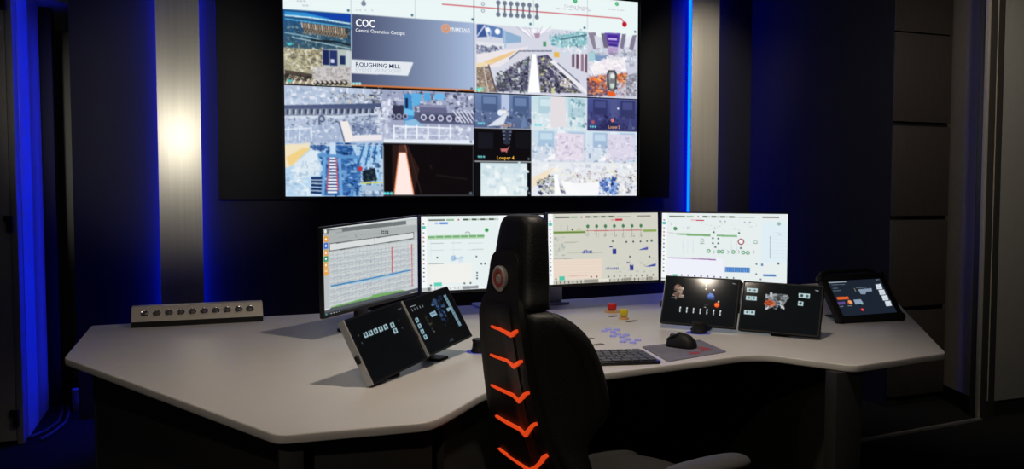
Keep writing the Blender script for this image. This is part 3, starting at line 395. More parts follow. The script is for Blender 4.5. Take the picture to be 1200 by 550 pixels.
['r','3848a0',.5475,.7861,.5541,.819],['r','3848a0',.5612,.7905,.5678,.8199],['r','3848a0',.5749,.7878,.5815,.8208],['r','3848a0',.5886,.785,.5952,.8216],
['r','3848a0',.6024,.7859,.609,.8225],['r','3848a0',.6161,.7867,.6228,.8234],['r','303a94',.7008,.7155,.7297,.7391],['r','2c3890',.7295,.7573,.7639,.8416],
['p','3848a0',.8732,.7935,.9743,.7536,.974,.7905,.9146,.7979],['r','707cb8',.9564,.7526,.9609,.7934],['n',743,30,['c4c8bc','b4b8b0'],.006,.03,.4982,.6893,.9867,.6805,.9853,.8836,.5025,.8698],
['r','50c8a8',.0917,.8863,.1403,.9427],['l','c8a0a0',.006,.1625,.8912,.3393,.8856],['c','60605c',.0643,.9196,.013],['c','60605c',.376,.9096,.013],['c','60605c',.4265,.9096,.013],
['c','60605c',.5329,.9169,.013],['c','60605c',.5842,.9169,.013],['c','60605c',.6359,.9168,.013],['c','60605c',.6855,.9184,.013],['c','60605c',.74,.9185,.013],
['c','60605c',.7925,.9203,.013],['c','60605c',.8429,.9219,.013],['c','60605c',.8924,.9235,.013],['c','60605c',.9494,.9182,.013],['p','c4c0b4',.0424,.9533,.9908,.9543,.9905,1.0042,.0421,.9972],
['r','585850',.0641,.9513,.0713,.9924],['r','585850',.0999,.9512,.1072,.9923],['r','585850',.1358,.9511,.1431,.9923],['r','585850',.1719,.951,.1792,.9922],
['r','585850',.2081,.9508,.2155,.9922],['r','585850',.2445,.9507,.2519,.9922],['r','585850',.281,.9506,.2884,.9921],['r','585850',.3176,.9505,.3251,.9921],
['r','585850',.3544,.9503,.3619,.992],['r','585850',.3914,.9502,.3989,.992],['r','585850',.4285,.9501,.436,.992],['r','585850',.4657,.95,.4733,.9919],['r','585850',.5031,.9498,.5107,.9919],
['r','585850',.5406,.9497,.5483,.9918],['r','585850',.5783,.9496,.586,.9918],['r','585850',.6161,.9495,.6238,.9917],['r','585850',.6541,.9493,.6618,.9917],
['r','585850',.6922,.9492,.7,.9916],['r','585850',.7305,.9491,.7383,.9916],['r','585850',.7689,.9489,.7768,.9916],['r','585850',.8075,.9488,.8154,.9915],
['r','585850',.8463,.9487,.8542,.9915],['r','585850',.8852,.9485,.8931,.9914],['r','585850',.9242,.9484,.9322,.9914],['p','98948a',.311,.9461,.4397,.9482,.4394,.9949,.3107,.9925],
['p','98948a',.6679,.946,.7433,.944,.743,.9914,.6676,.9932],['p','98948a',.8958,.9459,.9433,.9418,.9429,.9897,.8955,.9937],['p','e4e0d4',.4398,.9428,.5361,.9406,.5358,.9894,.4394,.9895],
],
'monitor_right': [
['r','e6eeee',0,0,1,1],['r','f4f8f8',0,0,.045,1],['r','404848',.015,.1,.026,.115],['r','404848',.015,.158,.026,.17300000000000001],['r','404848',.015,.21600000000000003,.026,.231],
['r','b04848',.015,.274,.026,.28900000000000003],['r','b04848',.015,.332,.026,.34700000000000003],['r','404848',.015,.39,.026,.405],['r','404848',.015,.44800000000000006,.026,.463],
['r','404848',.015,.506,.026,.521],['r','404848',.015,.5640000000000001,.026,.5790000000000001],['r','b04848',.015,.622,.026,.637],['r','404848',.015,.68,.026,.6950000000000001],
['r','404848',.015,.738,.026,.753],['r','404848',.015,.796,.026,.811],['r','404848',.015,.854,.026,.869],['r','58c8b8',.006,.13,.038,.17],['r','606860',.06,.045,.19,.065],
['r','80b080',.2,.045,.26,.065],['r','a04848',.29,.045,.3,.065],['r','506050',.33,.043,.37,.067],['r','90a890',.372,.047,.392,.062],['r','506050',.4,.043,.44,.067],
['r','90a890',.442,.047,.462,.062],['r','506050',.47,.043,.51,.067],['r','90a890',.512,.047,.532,.062],['r','506050',.54,.043,.5800000000000001,.067],['r','90a890',.5820000000000001,.047,.6020000000000001,.062],
['r','a0a8a0',.61,.048,.74,.06],['r','989490',.8,.04,.93,.065],['r','c03048',.2783,.0968,.3415,.1137],['r','e0b0b8',.2351,.094,.2755,.1114],['r','dfeef4',.7953,.1114,1.0004,.6947],
['r','eef0fa',.045,.66,.5,1],['c','408850',.112,.2324,.027],['p','9cc49c',.1237,.2982,.395,.3053,.3953,.3417,.1239,.3239],['p','7cae78',.2047,.307,.395,.3126,.3953,.3381,.2049,.3344],
['p','80b480',.4447,.3112,.6074,.3175,.6076,.3428,.4449,.3366],['l','c8a8c0',.006,.0474,.2929,.1237,.2982],['c','306848',.4216,.2774,.014],['c','306848',.6217,.2828,.014],
['c','306848',.4154,.3648,.014],['c','306848',.4581,.3689,.014],['c','306848',.416,.4375,.014],['c','306848',.4587,.4379,.014],['c','902838',.6385,.4086,.045],
['c','f4f4f4',.6385,.4086,.031],['c','88a898',.3309,.3983,.026],['c','e6eeee',.3309,.3983,.018],['l','607868',.006,.3133,.4426,.3493,.4415],['c','88a898',.7515,.4086,.026],
['c','e6eeee',.7515,.4086,.018],['l','607868',.006,.7342,.429,.7692,.4278],['c','509468',.3822,.5515,.028],['c','d8ecdc',.3822,.5515,.016],['c','509468',.4637,.5576,.028],
['c','d8ecdc',.4637,.5576,.016],['c','509468',.4933,.5565,.028],['c','d8ecdc',.4933,.5565,.016],['c','509468',.5791,.557,.028],['c','d8ecdc',.5791,.557,.016],
['c','509468',.6575,.5631,.028],['c','d8ecdc',.6575,.5631,.016],['c','509468',.6927,.5654,.028],['c','d8ecdc',.6927,.5654,.016],['r','607468',.4273,.4789,.4454,.5038],
['r','607468',.6304,.4865,.6483,.5111],['l','809088',.006,.4169,.5375,.4319,.5588,.4203,.592],['l','809088',.006,.5307,.5334,.5456,.5546,.5341,.5876],['l','809088',.006,.6142,.5304,.6291,.5515,.6176,.5845],
['l','809088',.006,.7312,.5262,.746,.5472,.7346,.58],['l','ccd0e0',.005,.1752,.3995,.1768,.6012],['l','ccd0e0',.005,.2155,.3982,.2172,.5997],['l','ccd0e0',.005,.2558,.397,.2575,.5981],
['l','ccd0e0',.005,.5638,.3875,.5656,.5864],['l','ccd0e0',.005,.6031,.3863,.6049,.5849],['l','c8ccdc',.005,.1752,.3995,.2558,.4006],['n',540,34,['c8d4d8','b8ccd0','d4dce4'],.006,.025,.0462,.1457,.7763,.1477,.7773,.2642,.0471,.2561],
['l','a8b0b8',.009,.8647,.3245,.8657,.6377],['l','788088',.004,.8667,.3245,.8677,.6376],['p','a878b0',.0554,.6537,.4428,.6675,.443,.6856,.2983,.677,.1875,.6705,.0555,.6648],
['l','803890',.007,.1318,.6636,.1875,.6668],['l','803890',.008,.2982,.6715,.4429,.6802],['c','507868',.9308,.7102,.016],['l','d4dce0',.004,.883,.2167,.993,.2211],
['l','d4dce0',.004,.8834,.2668,.9935,.2709],['l','d4dce0',.004,.8839,.3168,.994,.3208],['l','d4dce0',.004,.8844,.3668,.9945,.3706],['l','d4dce0',.004,.8848,.4169,.9949,.4205],
['l','d4dce0',.004,.8853,.467,.9954,.4703],['l','d4dce0',.004,.8858,.517,.9959,.5202],['l','d4dce0',.004,.8862,.5671,.9964,.5701],['l','d4dce0',.004,.8867,.6172,.9968,.62],
['c','a0b4bc',.4727,.1182,.012],['c','a0b4bc',.5102,.1174,.012],['c','a0b4bc',.6643,.1286,.012],['c','a0b4bc',.7062,.1259,.012],['c','98b8a8',.9302,.1442,.026],
['l','a0a4a8',.006,.9219,.2729,.9365,.301,.9507,.2899],['r','3f78c0',.516,.7785,.7099,.851],['l','88b4e4',.009,.526,.7854,.5266,.8543],['l','88b4e4',.009,.5418,.7854,.5424,.8542],
['l','88b4e4',.009,.5575,.7854,.5581,.8542],['l','88b4e4',.009,.5733,.7854,.5739,.8542],['l','88b4e4',.009,.589,.7854,.5896,.8542],['l','88b4e4',.009,.6047,.7854,.6053,.8541],
['l','88b4e4',.009,.6204,.7854,.621,.8541],['l','88b4e4',.009,.6361,.7855,.6367,.8541],['l','88b4e4',.009,.6517,.7855,.6523,.8541],['l','88b4e4',.009,.6673,.7855,.668,.8541],
['l','88b4e4',.009,.683,.7855,.6836,.854],['l','88b4e4',.009,.6986,.7855,.6992,.854],['r','4470a8',.7989,.7156,.8118,.7509],['r','3f78b8',.8139,.8676,.9134,.8985],
['l','90b8dc',.007,.8264,.8616,.8265,.8795],['l','90b8dc',.007,.8408,.8609,.841,.8788],['l','90b8dc',.007,.8553,.8602,.8555,.8781],['l','90b8dc',.007,.8698,.8595,.8699,.8774],
['l','90b8dc',.007,.8842,.8588,.8843,.8767],['l','90b8dc',.007,.8986,.8581,.8988,.876],['c','506068',.9308,.7099,.016],['r','58c0a8',.0982,.9022,.134,.9318],
['c','586468',.1693,.9117,.012],['c','586468',.2218,.9146,.012],['c','586468',.2742,.9175,.012],['c','586468',.3264,.9204,.012],['c','586468',.3784,.9233,.012],
['c','586468',.4302,.9262,.012],['c','586468',.4818,.9291,.012],['c','586468',.5332,.932,.012],['c','586468',.5844,.9348,.012],['c','607078',.7622,.7262,.013],
['c','607078',.7616,.8701,.013],['c','607078',.7962,.9439,.013],['r','a0a8a8',-.0086,.9536,-.0033,.983],['r','a0a8a8',.0006,.9541,.0059,.9825],['r','a0a8a8',.0098,.9546,.0152,.982],
['r','a0a8a8',.019,.955,.0244,.9815],['r','a0a8a8',.0282,.9555,.0336,.9811],['r','a0a8a8',.0374,.9559,.0427,.9806],],
'T1': [
['r','06080a',0,0,1,1],['p','a4c4cc',.1623,.2613,.2235,.2564,.2176,.3344,.1565,.3388],['c','405058',.1892,.296,.028],['p','a4c4cc',.246,.2616,.3084,.2567,.3023,.3354,.2401,.3398],
['c','405058',.2734,.2966,.028],['p','a4c4cc',.3326,.2593,.3961,.2543,.3899,.3338,.3265,.3383],['c','405058',.3604,.2946,.028],['p','a4c4cc',.4208,.257,.4855,.2519,.4791,.3321,.4145,.3366],
['c','405058',.4491,.2926,.028],['p','a4c4cc',.5107,.2545,.5767,.2494,.57,.3304,.5042,.335],['c','405058',.5395,.2905,.028],['p','a4c4cc',.6268,.2641,.6944,.2589,.6876,.3409,.6201,.3455],
['c','405058',.6563,.3005,.028],['p','a4c4cc',.6306,.3654,.6982,.361,.6913,.4428,.6239,.4467],['c','405058',.6601,.4021,.028],['c','384044',.084,.2655,.016],
['c','384044',.0847,.3934,.016],['c','384044',.7929,.2707,.016],['c','384044',.7928,.4019,.016],['l','505a60',.012,.8517,.0995,.9333,.0932],],
'T2': [
['r','06080a',0,0,1,1],['l','98a4a8',.012,.0563,.1192,.1751,.1171],['l','a8b4b8',.014,.0675,.1819,.0674,.2055],['c','687074',.069,.1675,.014],['l','a8b4b8',.014,.1259,.1795,.1259,.2033],
['c','687074',.1274,.1651,.014],['l','a8b4b8',.014,.1851,.1771,.185,.201],['c','687074',.1866,.1626,.014],['l','a8b4b8',.014,.2448,.1747,.2447,.1987],['c','687074',.2464,.1601,.014],
['l','a8b4b8',.014,.3053,.1722,.3052,.1964],['c','687074',.3069,.1575,.014],['p','8cb0bc',.0375,.3345,.1026,.3324,.0938,.4124,.026,.4189],['c','405860',.0628,.3724,.022],
['p','8cb0bc',.0316,.4443,.0966,.4429,.0879,.5226,.0202,.5284],['c','405860',.0568,.4824,.022],['p','8cb0bc',.0299,.5523,.0949,.5516,.0861,.6311,.0185,.6361],
['c','405860',.0551,.5906,.022],['p','8cb0bc',.0367,.6573,.1017,.6573,.0929,.7366,.0253,.741],['c','405860',.0619,.6958,.022],['p','8cacc0',.3641,.3364,.4992,.3275,.5064,.4129,.3712,.4208],
['l','405868',.014,.3895,.3659,.4867,.3727],['p','6c8c98',.8286,.1172,.8927,.1133,.8889,.1698,.8216,.1725],['p','6c8c98',.8292,.1763,.8933,.1727,.8895,.2292,.8222,.2315],
['p','6c8c98',.8299,.2353,.8939,.2321,.8901,.2885,.8229,.2904],['p','6c8c98',.8305,.2943,.8946,.2915,.8907,.3478,.8235,.3494],['p','6c8c98',.8311,.3533,.8952,.3508,.8914,.4071,.8242,.4082],
['p','6c8c98',.8318,.4122,.8958,.41,.892,.4663,.8248,.4671],['p','6c8c98',.8324,.4711,.8964,.4693,.8926,.5254,.8254,.5259],['p','6c8c98',.8331,.5299,.897,.5284,.8932,.5845,.8261,.5846],
['p','6c8c98',.8337,.5887,.8976,.5876,.8938,.6436,.8267,.6434],['p','6c8c98',.8343,.6475,.8982,.6467,.8944,.7026,.8273,.702],['p','6c8c98',.835,.7062,.8989,.7057,.8951,.7616,.828,.7607],
['p','7c9cac',.7488,.3656,.8576,.3583,.8669,.4185,.7515,.4295],['n',239,46,['28406c','3c5c8c','182c50','4c6890'],.015,.06,.4756,.1723,.8074,.1143,.7409,.3474,.6112,.7415,.5188,.6477,.5668,.3861],
['n',246,14,['504834','2c3c48'],.015,.04,.2574,.3322,.3609,.3961,.2633,.6794,.1906,.6535],['c','585850',.2795,.6702,.02],['p','30343c',.4635,.9487,.5558,.8911,.5942,.9514],
],
'T3': [
['r','0b0e10',0,0,1,1],['n',8,70,['8c7060','c8b8a8','584840','a89888','e0d0c0','703828'],.014,.05,.136,.1911,.2398,.1988,.2503,.4529,.1202,.4661],['c','3858a0',.6425,.3797,.07],
['p','6080c8',.5985,.3841,.624,.3047,.6637,.3276,.6979,.3908],['l','28407c',.02,.5877,.4353,.7079,.4397],['c','b0a890',.5693,.226,.022],['c','f0d8c0',.5656,.1523,.014],
['c','f0e8e0',.678,.2393,.016],['c','e04818',.7419,.5586,.055],['p','ff7838',.705,.5394,.7555,.5175,.7695,.5655,.7299,.5929],['c','e8e8e0',.7595,.4873,.018],
['l','e0e0d8',.012,.5684,.6206,.5985,.6272],['l','484c54',.012,.5713,.577,.634,.5703],['l','d8e0e0',.018,.2423,.6665,.2465,.7669],['c','e8ecec',.2466,.666,.016],
['l','98a4a8',.014,.2345,.7279,.2606,.7283],['l','d8e0e0',.018,.3367,.6695,.3407,.7694],['c','e8ecec',.3409,.669,.016],['l','98a4a8',.014,.3288,.7307,.3547,.7311],
['l','d8e0e0',.018,.4302,.6725,.4341,.772],['c','e8ecec',.4345,.672,.016],['l','98a4a8',.014,.4224,.7334,.448,.7338],['l','d8e0e0',.018,.523,.6754,.5267,.7746],
['c','e8ecec',.5272,.675,.016],['l','98a4a8',.014,.5151,.7361,.5406,.7365],['l','d8e0e0',.018,.6151,.6784,.6186,.7771],['c','e8ecec',.6192,.6779,.016],
['l','98a4a8',.014,.6072,.7388,.6324,.7392],['l','d8e0e0',.018,.7064,.6813,.7097,.7796],['c','e8ecec',.7105,.6808,.016],['l','98a4a8',.014,.6985,.7415,.7235,.7419],
['l','d8e0e0',.018,.797,.6842,.8001,.7821],['c','e8ecec',.8011,.6837,.016],['l','98a4a8',.014,.789,.7441,.8139,.7445],['l','d0d8d8',.01,.9201,.0771,.9658,.083],
],
'T4': [
['r','0a0d0e',0,0,1,1],['p','b8d0d4',.0332,.1228,.1782,.1235,.1818,.2125,.037,.2125],['c','506468',.0763,.1659,.024],['c','506468',.142,.1642,.024],['l','7c9498',.008,.1045,.1259,.1094,.2099],
['p','b8d0d4',.0351,.292,.1797,.2915,.1832,.3801,.0388,.3812],['c','506468',.0781,.3345,.024],['c','506468',.1436,.3323,.024],['l','7c9498',.008,.1062,.2945,.1111,.378],
['p','b8d0d4',.0346,.5968,.1785,.5943,.1821,.682,.0384,.6852],['c','506468',.0774,.6384,.024],['c','506468',.1426,.6353,.024],['l','7c9498',.008,.1054,.5983,.1103,.681],
['p','b8d0d4',.7134,.1647,.8522,.1647,.8552,.2584,.7165,.2564],['c','384848',.7535,.2088,.03],['c','506468',.8217,.2139,.03],['p','b8d0d4',.7151,.328,.7832,.3302,.7845,.4213,.7166,.4195],
['c','384848',.749,.3724,.03],['p','7c8080',.293,.2448,.4107,.2057,.5776,.2131,.5709,.3424,.5382,.4361,.5591,.5103,.528,.5142,.4746,.431,.4223,.4759,.339,.5378,.303,.5294,.3036,.3868],
['n',134,70,['a8b0b4','484c50','c8ccd0','586068','2c3034'],.012,.045,.2921,.2318,.5771,.2054,.5718,.3551,.5435,.5122,.3231,.5398],['p','c05830',.2934,.401,.3401,.3357,.4158,.3864,.4062,.4728,.3257,.4671],
['n',148,16,['e07848','803018','a84828'],.012,.04,.2915,.3752,.4139,.3608,.4144,.4769,.3104,.4767],['p','c8ccd0',.3072,.5418,.3528,.4638,.346,.524,.3246,.5603],
['l','d0d4d8',.02,.4903,.4291,.5517,.5163],['l','c8d0d0',.01,.9096,.0822,.9556,.0874],['l','303838',.008,.4875,.0546,.5274,.0582],],
'Rug': [
['r','1b2430',0,0,1,1],['l','b0bcc8',.02,.0106,.0397,.34,.0398],['l','606c7c',.016,.0337,.1045,.2973,.1145],['l','8c98a4',.014,.0396,.2103,.1345,.208],
['l','8c98a4',.014,.0244,.2786,.1731,.278],['l','90a0b0',.012,.469,.2332,.6708,.2334],['p','8494a8',.4915,.2824,.7483,.2686,.7326,.3573,.6165,.3652,.5829,.4318,.4977,.4232],
['l','d0c090',.012,.4301,.2372,.4289,.3385],['p','e06028',.0344,.4607,.2485,.4635,.2414,.5434,.0289,.5367],['p','5c4888',.0091,.6032,.142,.5943,.1363,.6698,.0037,.6785],
['c','f09860',.2356,.627,.06],['c','903c1c',.1885,.6601,.035],['p','8c9cb4',.3161,.5666,.4533,.5655,.4678,.6782,.3121,.6999],['c','70b8a8',.4354,.6863,.03],
['c','e02838',.3955,.8531,.04],['c','ff8080',.3955,.8531,.016],['p','d4dce4',.8567,.1687,.9658,.1634,.9481,.312,.837,.3167],['l','98a8b4',.012,.8715,.265,.9333,.2632],
['p','d4dce4',.8617,.3349,.9703,.3299,.9527,.4772,.8421,.4815],['l','98a8b4',.012,.8764,.4304,.938,.4288],['p','d4dce4',.8666,.4996,.9749,.4951,.9573,.641,.8471,.645],
['l','98a8b4',.012,.8813,.5944,.9427,.593],['p','d4dce4',.874,.6633,.9818,.6591,.9643,.8038,.8545,.8074],['l','98a8b4',.012,.8886,.7573,.9497,.7561],['l','8c98a4',.014,.9163,.0391,.9723,.0324],
['l','8c98a0',.012,.0025,.7313,.0817,.7285],['l','8c98a0',.012,.16,.7293,.2421,.7267],],
}

# ------------------------------------------------------------------ pictures shown on the screens
def fill_poly(A, P, col):
    H, W, _ = A.shape; xs = [p[0] for p in P]; ys = [p[1] for p in P]
    x0, x1 = max(0, int(min(xs))), min(W, int(max(xs))+2); y0, y1 = max(0, int(min(ys))), min(H, int(max(ys))+2)
    if x1 <= x0 or y1 <= y0: return
    X, Y = np.meshgrid(np.arange(x0, x1)+.5, np.arange(y0, y1)+.5); M = np.zeros(X.shape, bool); n = len(P)
    for i in range(n):
        ax, ay = P[i-1]; bx, by = P[i]
        if ay == by: continue
        M ^= ((ay > Y) != (by > Y)) & (X < (bx-ax)*(Y-ay)/(by-ay)+ax)
    A[y0:y1, x0:x1][M] = col

def inside(P, x, y):
    r = False
    for i in range(len(P)):
        ax, ay = P[i-1]; bx, by = P[i]
        if (ay > y) != (by > y) and x < (bx-ax)*(y-ay)/(by-ay)+ax: r = not r
    return r

def stroke(A, P, w, col):
    for (ax, ay), (bx, by) in zip(P, P[1:]):
        dx, dy = bx-ax, by-ay; L = math.hypot(dx, dy) or 1; nx, ny = -dy/L*w/2, dx/L*w/2
        fill_poly(A, [(ax+nx, ay+ny), (bx+nx, by+ny), (bx-nx, by-ny), (ax-nx, ay-ny)], col)

def paint(cmds, W, H, ss=2, fine=1., many=1.):
    w, h = W*ss, H*ss; A = np.zeros((h, w, 3), np.float32); texts = []
    pts = lambda L: [(L[i]*w, L[i+1]*h) for i in range(0, len(L), 2)]
    hexc = lambda s: np.array([int(s[i:i+2], 16)/255 for i in (0, 2, 4)], np.float32)
    for c in cmds:
        k = c[0]
        if k in 'rg':
            u0, v0, u1, v1 = c[2:6] if k == 'r' else c[3:7]
            X0, X1 = sorted((max(0, min(w, round(u0*w))), max(0, min(w, round(u1*w))))); Y0, Y1 = sorted((max(0, min(h, round(v0*h))), max(0, min(h, round(v1*h)))))
            if X1 == X0 and X0 < w: X1 += 1
            if Y1 == Y0 and Y0 < h: Y1 += 1
            if k == 'r': A[Y0:Y1, X0:X1] = hexc(c[1])
            else:
                a, b = hexc(c[1]), hexc(c[2])
                if c[7] == 'h': t = np.linspace(0, 1, X1-X0, dtype=np.float32)[None, :, None]
                else: t = np.linspace(0, 1, Y1-Y0, dtype=np.float32)[:, None, None]
                A[Y0:Y1, X0:X1] = a+(b-a)*t
        elif k == 'p': fill_poly(A, pts(c[2:]), hexc(c[1]))
        elif k == 'l': stroke(A, pts(c[3:]), c[2]*h, hexc(c[1]))
        elif k == 'c':
            x, y, r = c[2]*w, c[3]*h, c[4]*h
            fill_poly(A, [(x+r*math.cos(a*math.pi/9), y+r*math.sin(a*math.pi/9)) for a in range(18)], hexc(c[1]))
        elif k == 'n':
            rng = random.Random(c[1]); P = pts(c[6:]); xs = [p[0] for p in P]; ys = [p[1] for p in P]; d = 0; tries = 0
            N = int(c[2]*many)
            while d < N and tries < N*6:
                tries += 1; x, y = rng.uniform(min(xs), max(xs)), rng.uniform(min(ys), max(ys))
                if not inside(P, x, y): continue
                d += 1; L = max(1.2, rng.uniform(c[4], c[5])*h*fine); a = rng.choice((0, 0, .1, -.1, 1.57, 1.57, 1.45, .5, -.6)); q = max(1.6, L*rng.uniform(.4, 1.3))
                xi, yi = min(w-1, max(0, int(x))), min(h-1, max(0, int(y))); t = rng.uniform(.35, .95)
                stroke(A, [(x-L*math.cos(a), y-L*math.sin(a)), (x+L*math.cos(a), y+L*math.sin(a))], q, A[yi, xi]*(1-t)+hexc(rng.choice(c[3]))*t)
        elif k == 't': texts.append(c)
    return A.reshape(H, ss, W, ss, 3).mean((1, 3)), texts

def to_lin(A): return np.where(A <= .04045, A/12.92, ((A+.055)/1.055)**2.4)

def text_geo(s, height, width, bold):
    cu = bpy.data.curves.new('t', 'FONT'); cu.body = s; cu.offset = .022*bold; cu.resolution_u = 2; cu.fill_mode = 'FRONT'
    o = bpy.data.objects.new('t', cu); COL.objects.link(o); bpy.context.view_layer.update()
    me = bpy.data.meshes.new_from_object(o.evaluated_get(bpy.context.evaluated_depsgraph_get()))
    V = [v.co.copy() for v in me.vertices]; F = [tuple(p.vertices) for p in me.polygons]
    bpy.data.objects.remove(o); bpy.data.curves.remove(cu); bpy.data.meshes.remove(me)
    x0 = min(v.x for v in V); x1 = max(v.x for v in V)
    sy = height/.72; sx = width/(x1-x0) if width else sy
    return [((v.x-x0)*sx, v.y*sy) for v in V], F

def screen_mesh(name, cmds, w, h, nx, ny, crop=(0, 0, 1, 1), pic=None):
    """flat lit panel in its own x-z plane facing -y, coloured vertex by vertex"""
    if pic is None: pic = paint(cmds, nx, ny)
    A, texts = pic; Ht, Wt, _ = A.shape
    c0, r0, c1, r1 = round(crop[0]*Wt), round(crop[1]*Ht), round(crop[2]*Wt), round(crop[3]*Ht)
    A = to_lin(A[r0:r1, c0:c1]); ny, nx, _ = A.shape
    xs = np.linspace(-w/2, w/2, nx); zs = np.linspace(h/2, -h/2, ny)
    V = np.zeros((ny, nx, 3), np.float32); V[..., 0] = xs[None]; V[..., 2] = zs[:, None]
    idx = np.arange(nx*ny).reshape(ny, nx)
    F = np.stack([idx[:-1, :-1], idx[1:, :-1], idx[1:, 1:], idx[:-1, 1:]], -1).reshape(-1, 4).tolist()
    V = V.reshape(-1, 3).tolist(); Cc = np.concatenate([A, np.ones((ny, nx, 1))], -1).reshape(-1, 4).tolist()
    fw, fh = w/(crop[2]-crop[0]), h/(crop[3]-crop[1])
    for _, s, col, u, v, hh, ww, al, bold in texts:
        if not (crop[0] <= u < crop[2] and crop[1] <= v < crop[3]): continue
        tv, tf = text_geo(s, hh*fh, ww*fw, bold); n0 = len(V)
        px, pz = (u-crop[0])*fw-w/2, h/2-(v-crop[1])*fh
        V += [(px+a, -.0008, pz+b) for a, b in tv]; F += [[i+n0 for i in f] for f in tf]; Cc += [(*lin(col), 1)]*len(tv)
    me = bpy.data.meshes.new(name); me.from_pydata(V, [], F)
    at = me.color_attributes.new('picture', 'FLOAT_COLOR', 'POINT'); at.data.foreach_set('color', np.array(Cc, np.float32).ravel())
    # make every face look towards -y
    nrm = np.zeros(len(me.polygons)*3, np.float32); me.polygons.foreach_get('normal', nrm)
    for i in np.where(nrm.reshape(-1, 3)[:, 1] > 0)[0]: me.polygons[int(i)].flip()
    return me

def link_mesh(name, me, m, parent, loc=None, rot=None):
    me.materials.append(m); o = bpy.data.objects.new(name, me); COL.objects.link(o); o.parent = parent
    if loc is not None: o.location = loc
    if rot is not None: o.rotation_euler = rot
    return o

# ------------------------------------------------------------------ materials
M = dict(
    carpet=mat('dark_carpet', (.017, .017, .018), .95, noise=.6, nscale=220, bump=.6, spec=.1),
    darkwall=mat('dark_wall_panel', (.022, .022, .024), .7, noise=.06, nscale=300, spec=.1),
    housing=mat('matt_black_housing', (.008, .008, .009), .6, spec=.2),
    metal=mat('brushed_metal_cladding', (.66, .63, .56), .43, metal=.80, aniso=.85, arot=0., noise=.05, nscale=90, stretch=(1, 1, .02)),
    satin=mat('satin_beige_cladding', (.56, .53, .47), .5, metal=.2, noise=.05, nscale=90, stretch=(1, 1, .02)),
    lightwall=mat('pale_partition', (.42, .41, .40), .6, noise=.03, nscale=20),
    greige=mat('grey_beige_panel', (.40, .375, .33), .8, spec=.12, noise=.04, nscale=30),
    greypanel=mat('grey_panel', (.30, .30, .285), .8, spec=.12, noise=.03, nscale=30),
    darkframe=mat('dark_metal_frame', (.075, .072, .066), .45, metal=.3, noise=.04, nscale=30),
    alu=mat('aluminium', (.66, .65, .62), .35, metal=.8, noise=.04, nscale=60, stretch=(.05, 1, 1)),
    cab=mat('dark_brown_laminate', (.050, .043, .040), .55, noise=.15, nscale=60, stretch=(1, 1, .1)),
    black=mat('black_plastic', (.009, .009, .010), .38, spec=.4, noise=.05, nscale=200),
    blackmat=mat('black_matt_plastic', (.012, .012, .013), .6, spec=.3, noise=.05, nscale=200),
    greyside=mat('grey_metal_edge', (.50, .51, .53), .45, metal=.2, noise=.04, nscale=60),
    desk=mat('warm_white_desktop', (.66, .635, .60), .38, noise=.018, nscale=9, spec=.45),
    deskedge=mat('desk_support_panel', (.030, .028, .026), .6, noise=.08, nscale=50),
    deskleg=mat('desk_corner_post', (.022, .021, .019), .55, noise=.05, nscale=50),
    stand=mat('light_grey_paint', (.52, .53, .54), .45, noise=.03, nscale=50),
    leather=mat('black_leather', (.0125, .012, .0115), .50, noise=.12, nscale=160, bump=.25, spec=.4),
    shell=mat('black_shell_fabric', (.016, .015, .014), .55, noise=.12, nscale=240, bump=.15, spec=.35),
    fabric=mat('grey_black_fabric', (.020, .019, .018), .8, noise=.2, nscale=260, bump=.3),
    armpad=mat('dark_grey_pad', (.060, .060, .062), .55, noise=.08, nscale=200),
    chrome=mat('chrome', (.75, .72, .70), .16, metal=1., noise=.03, nscale=50),
    badge=mat('satin_silver', (.62, .55, .50), .42, metal=.35, noise=.05, nscale=60),
    redring=mat('red_badge_ring', (.55, .10, .08), .4, metal=.2, noise=.05, nscale=50),
    orange=mat('glowing_orange_strip', (.85, .10, .02), .5, noise=.03, nscale=50, emit=(1., .075, .012), estr=.62),
    red=mat('red_button', (.60, .010, .012), .3, noise=.04, nscale=80),
    yellow=mat('yellow_button', (.72, .55, .02), .35, noise=.04, nscale=80),
    amber=mat('amber_plate', (.62, .34, .12), .5, noise=.05, nscale=80),
    tagplate=mat('brown_label_plate', (.13, .095, .075), .5, noise=.05, nscale=80),
    bluekey=mat('pale_blue_lit_button', (.42, .44, .85), .35, noise=.03, nscale=80, emit=(.16, .18, .85), estr=.12),
    bluering=mat('blue_light_ring', (.60, .62, .90), .4, noise=.02, nscale=80, emit=(.30, .35, 1.), estr=.07),
    pad=mat('grey_mouse_mat', (.19, .185, .235), .8, noise=.15, nscale=18, spec=.2),
    padred=mat('red_print', (.34, .07, .09), .8, noise=.2, nscale=40, spec=.2),
    key=mat('dark_key', (.018, .018, .020), .45, noise=.05, nscale=200),
    rubber=mat('black_rubber', (.010, .010, .011), .7, noise=.1, nscale=120, spec=.25),
    led=mat('blue_led', (.05, .1, .3), .5, noise=.0, emit=(.0, .012, 1.), estr=34.),
    ledleft=mat('blue_led_strong', (.05, .1, .3), .5, emit=(.0, .014, 1.), estr=62.),
    ledlow=mat('blue_led_dim', (.05, .1, .3), .5, emit=(.0, .011, 1.), estr=18.),
    ledside=mat('blue_led_side', (.05, .1, .3), .5, emit=(.012, .022, 1.), estr=13.),
    lamp=mat('lamp_glass', (.8, .8, .8), .5, emit=(1., .9, .75), estr=4.),
    ceil=mat('ceiling_paint', (.30, .30, .29), .8, noise=.03, nscale=12),
    cable=mat('grey_cable', (.06, .06, .06), .5, noise=.05, nscale=50),
    greybox=mat('grey_plastic_box', (.20, .20, .20), .5, noise=.05, nscale=50),
)
M['wallscreen'] = screen_mat('video_wall_picture', 1.0, .5, .2)
M['screen'] = screen_mat('monitor_picture', 1.0, .35, .3)
M['touch'] = screen_mat('touch_panel_picture', 1.0, .08, .5)

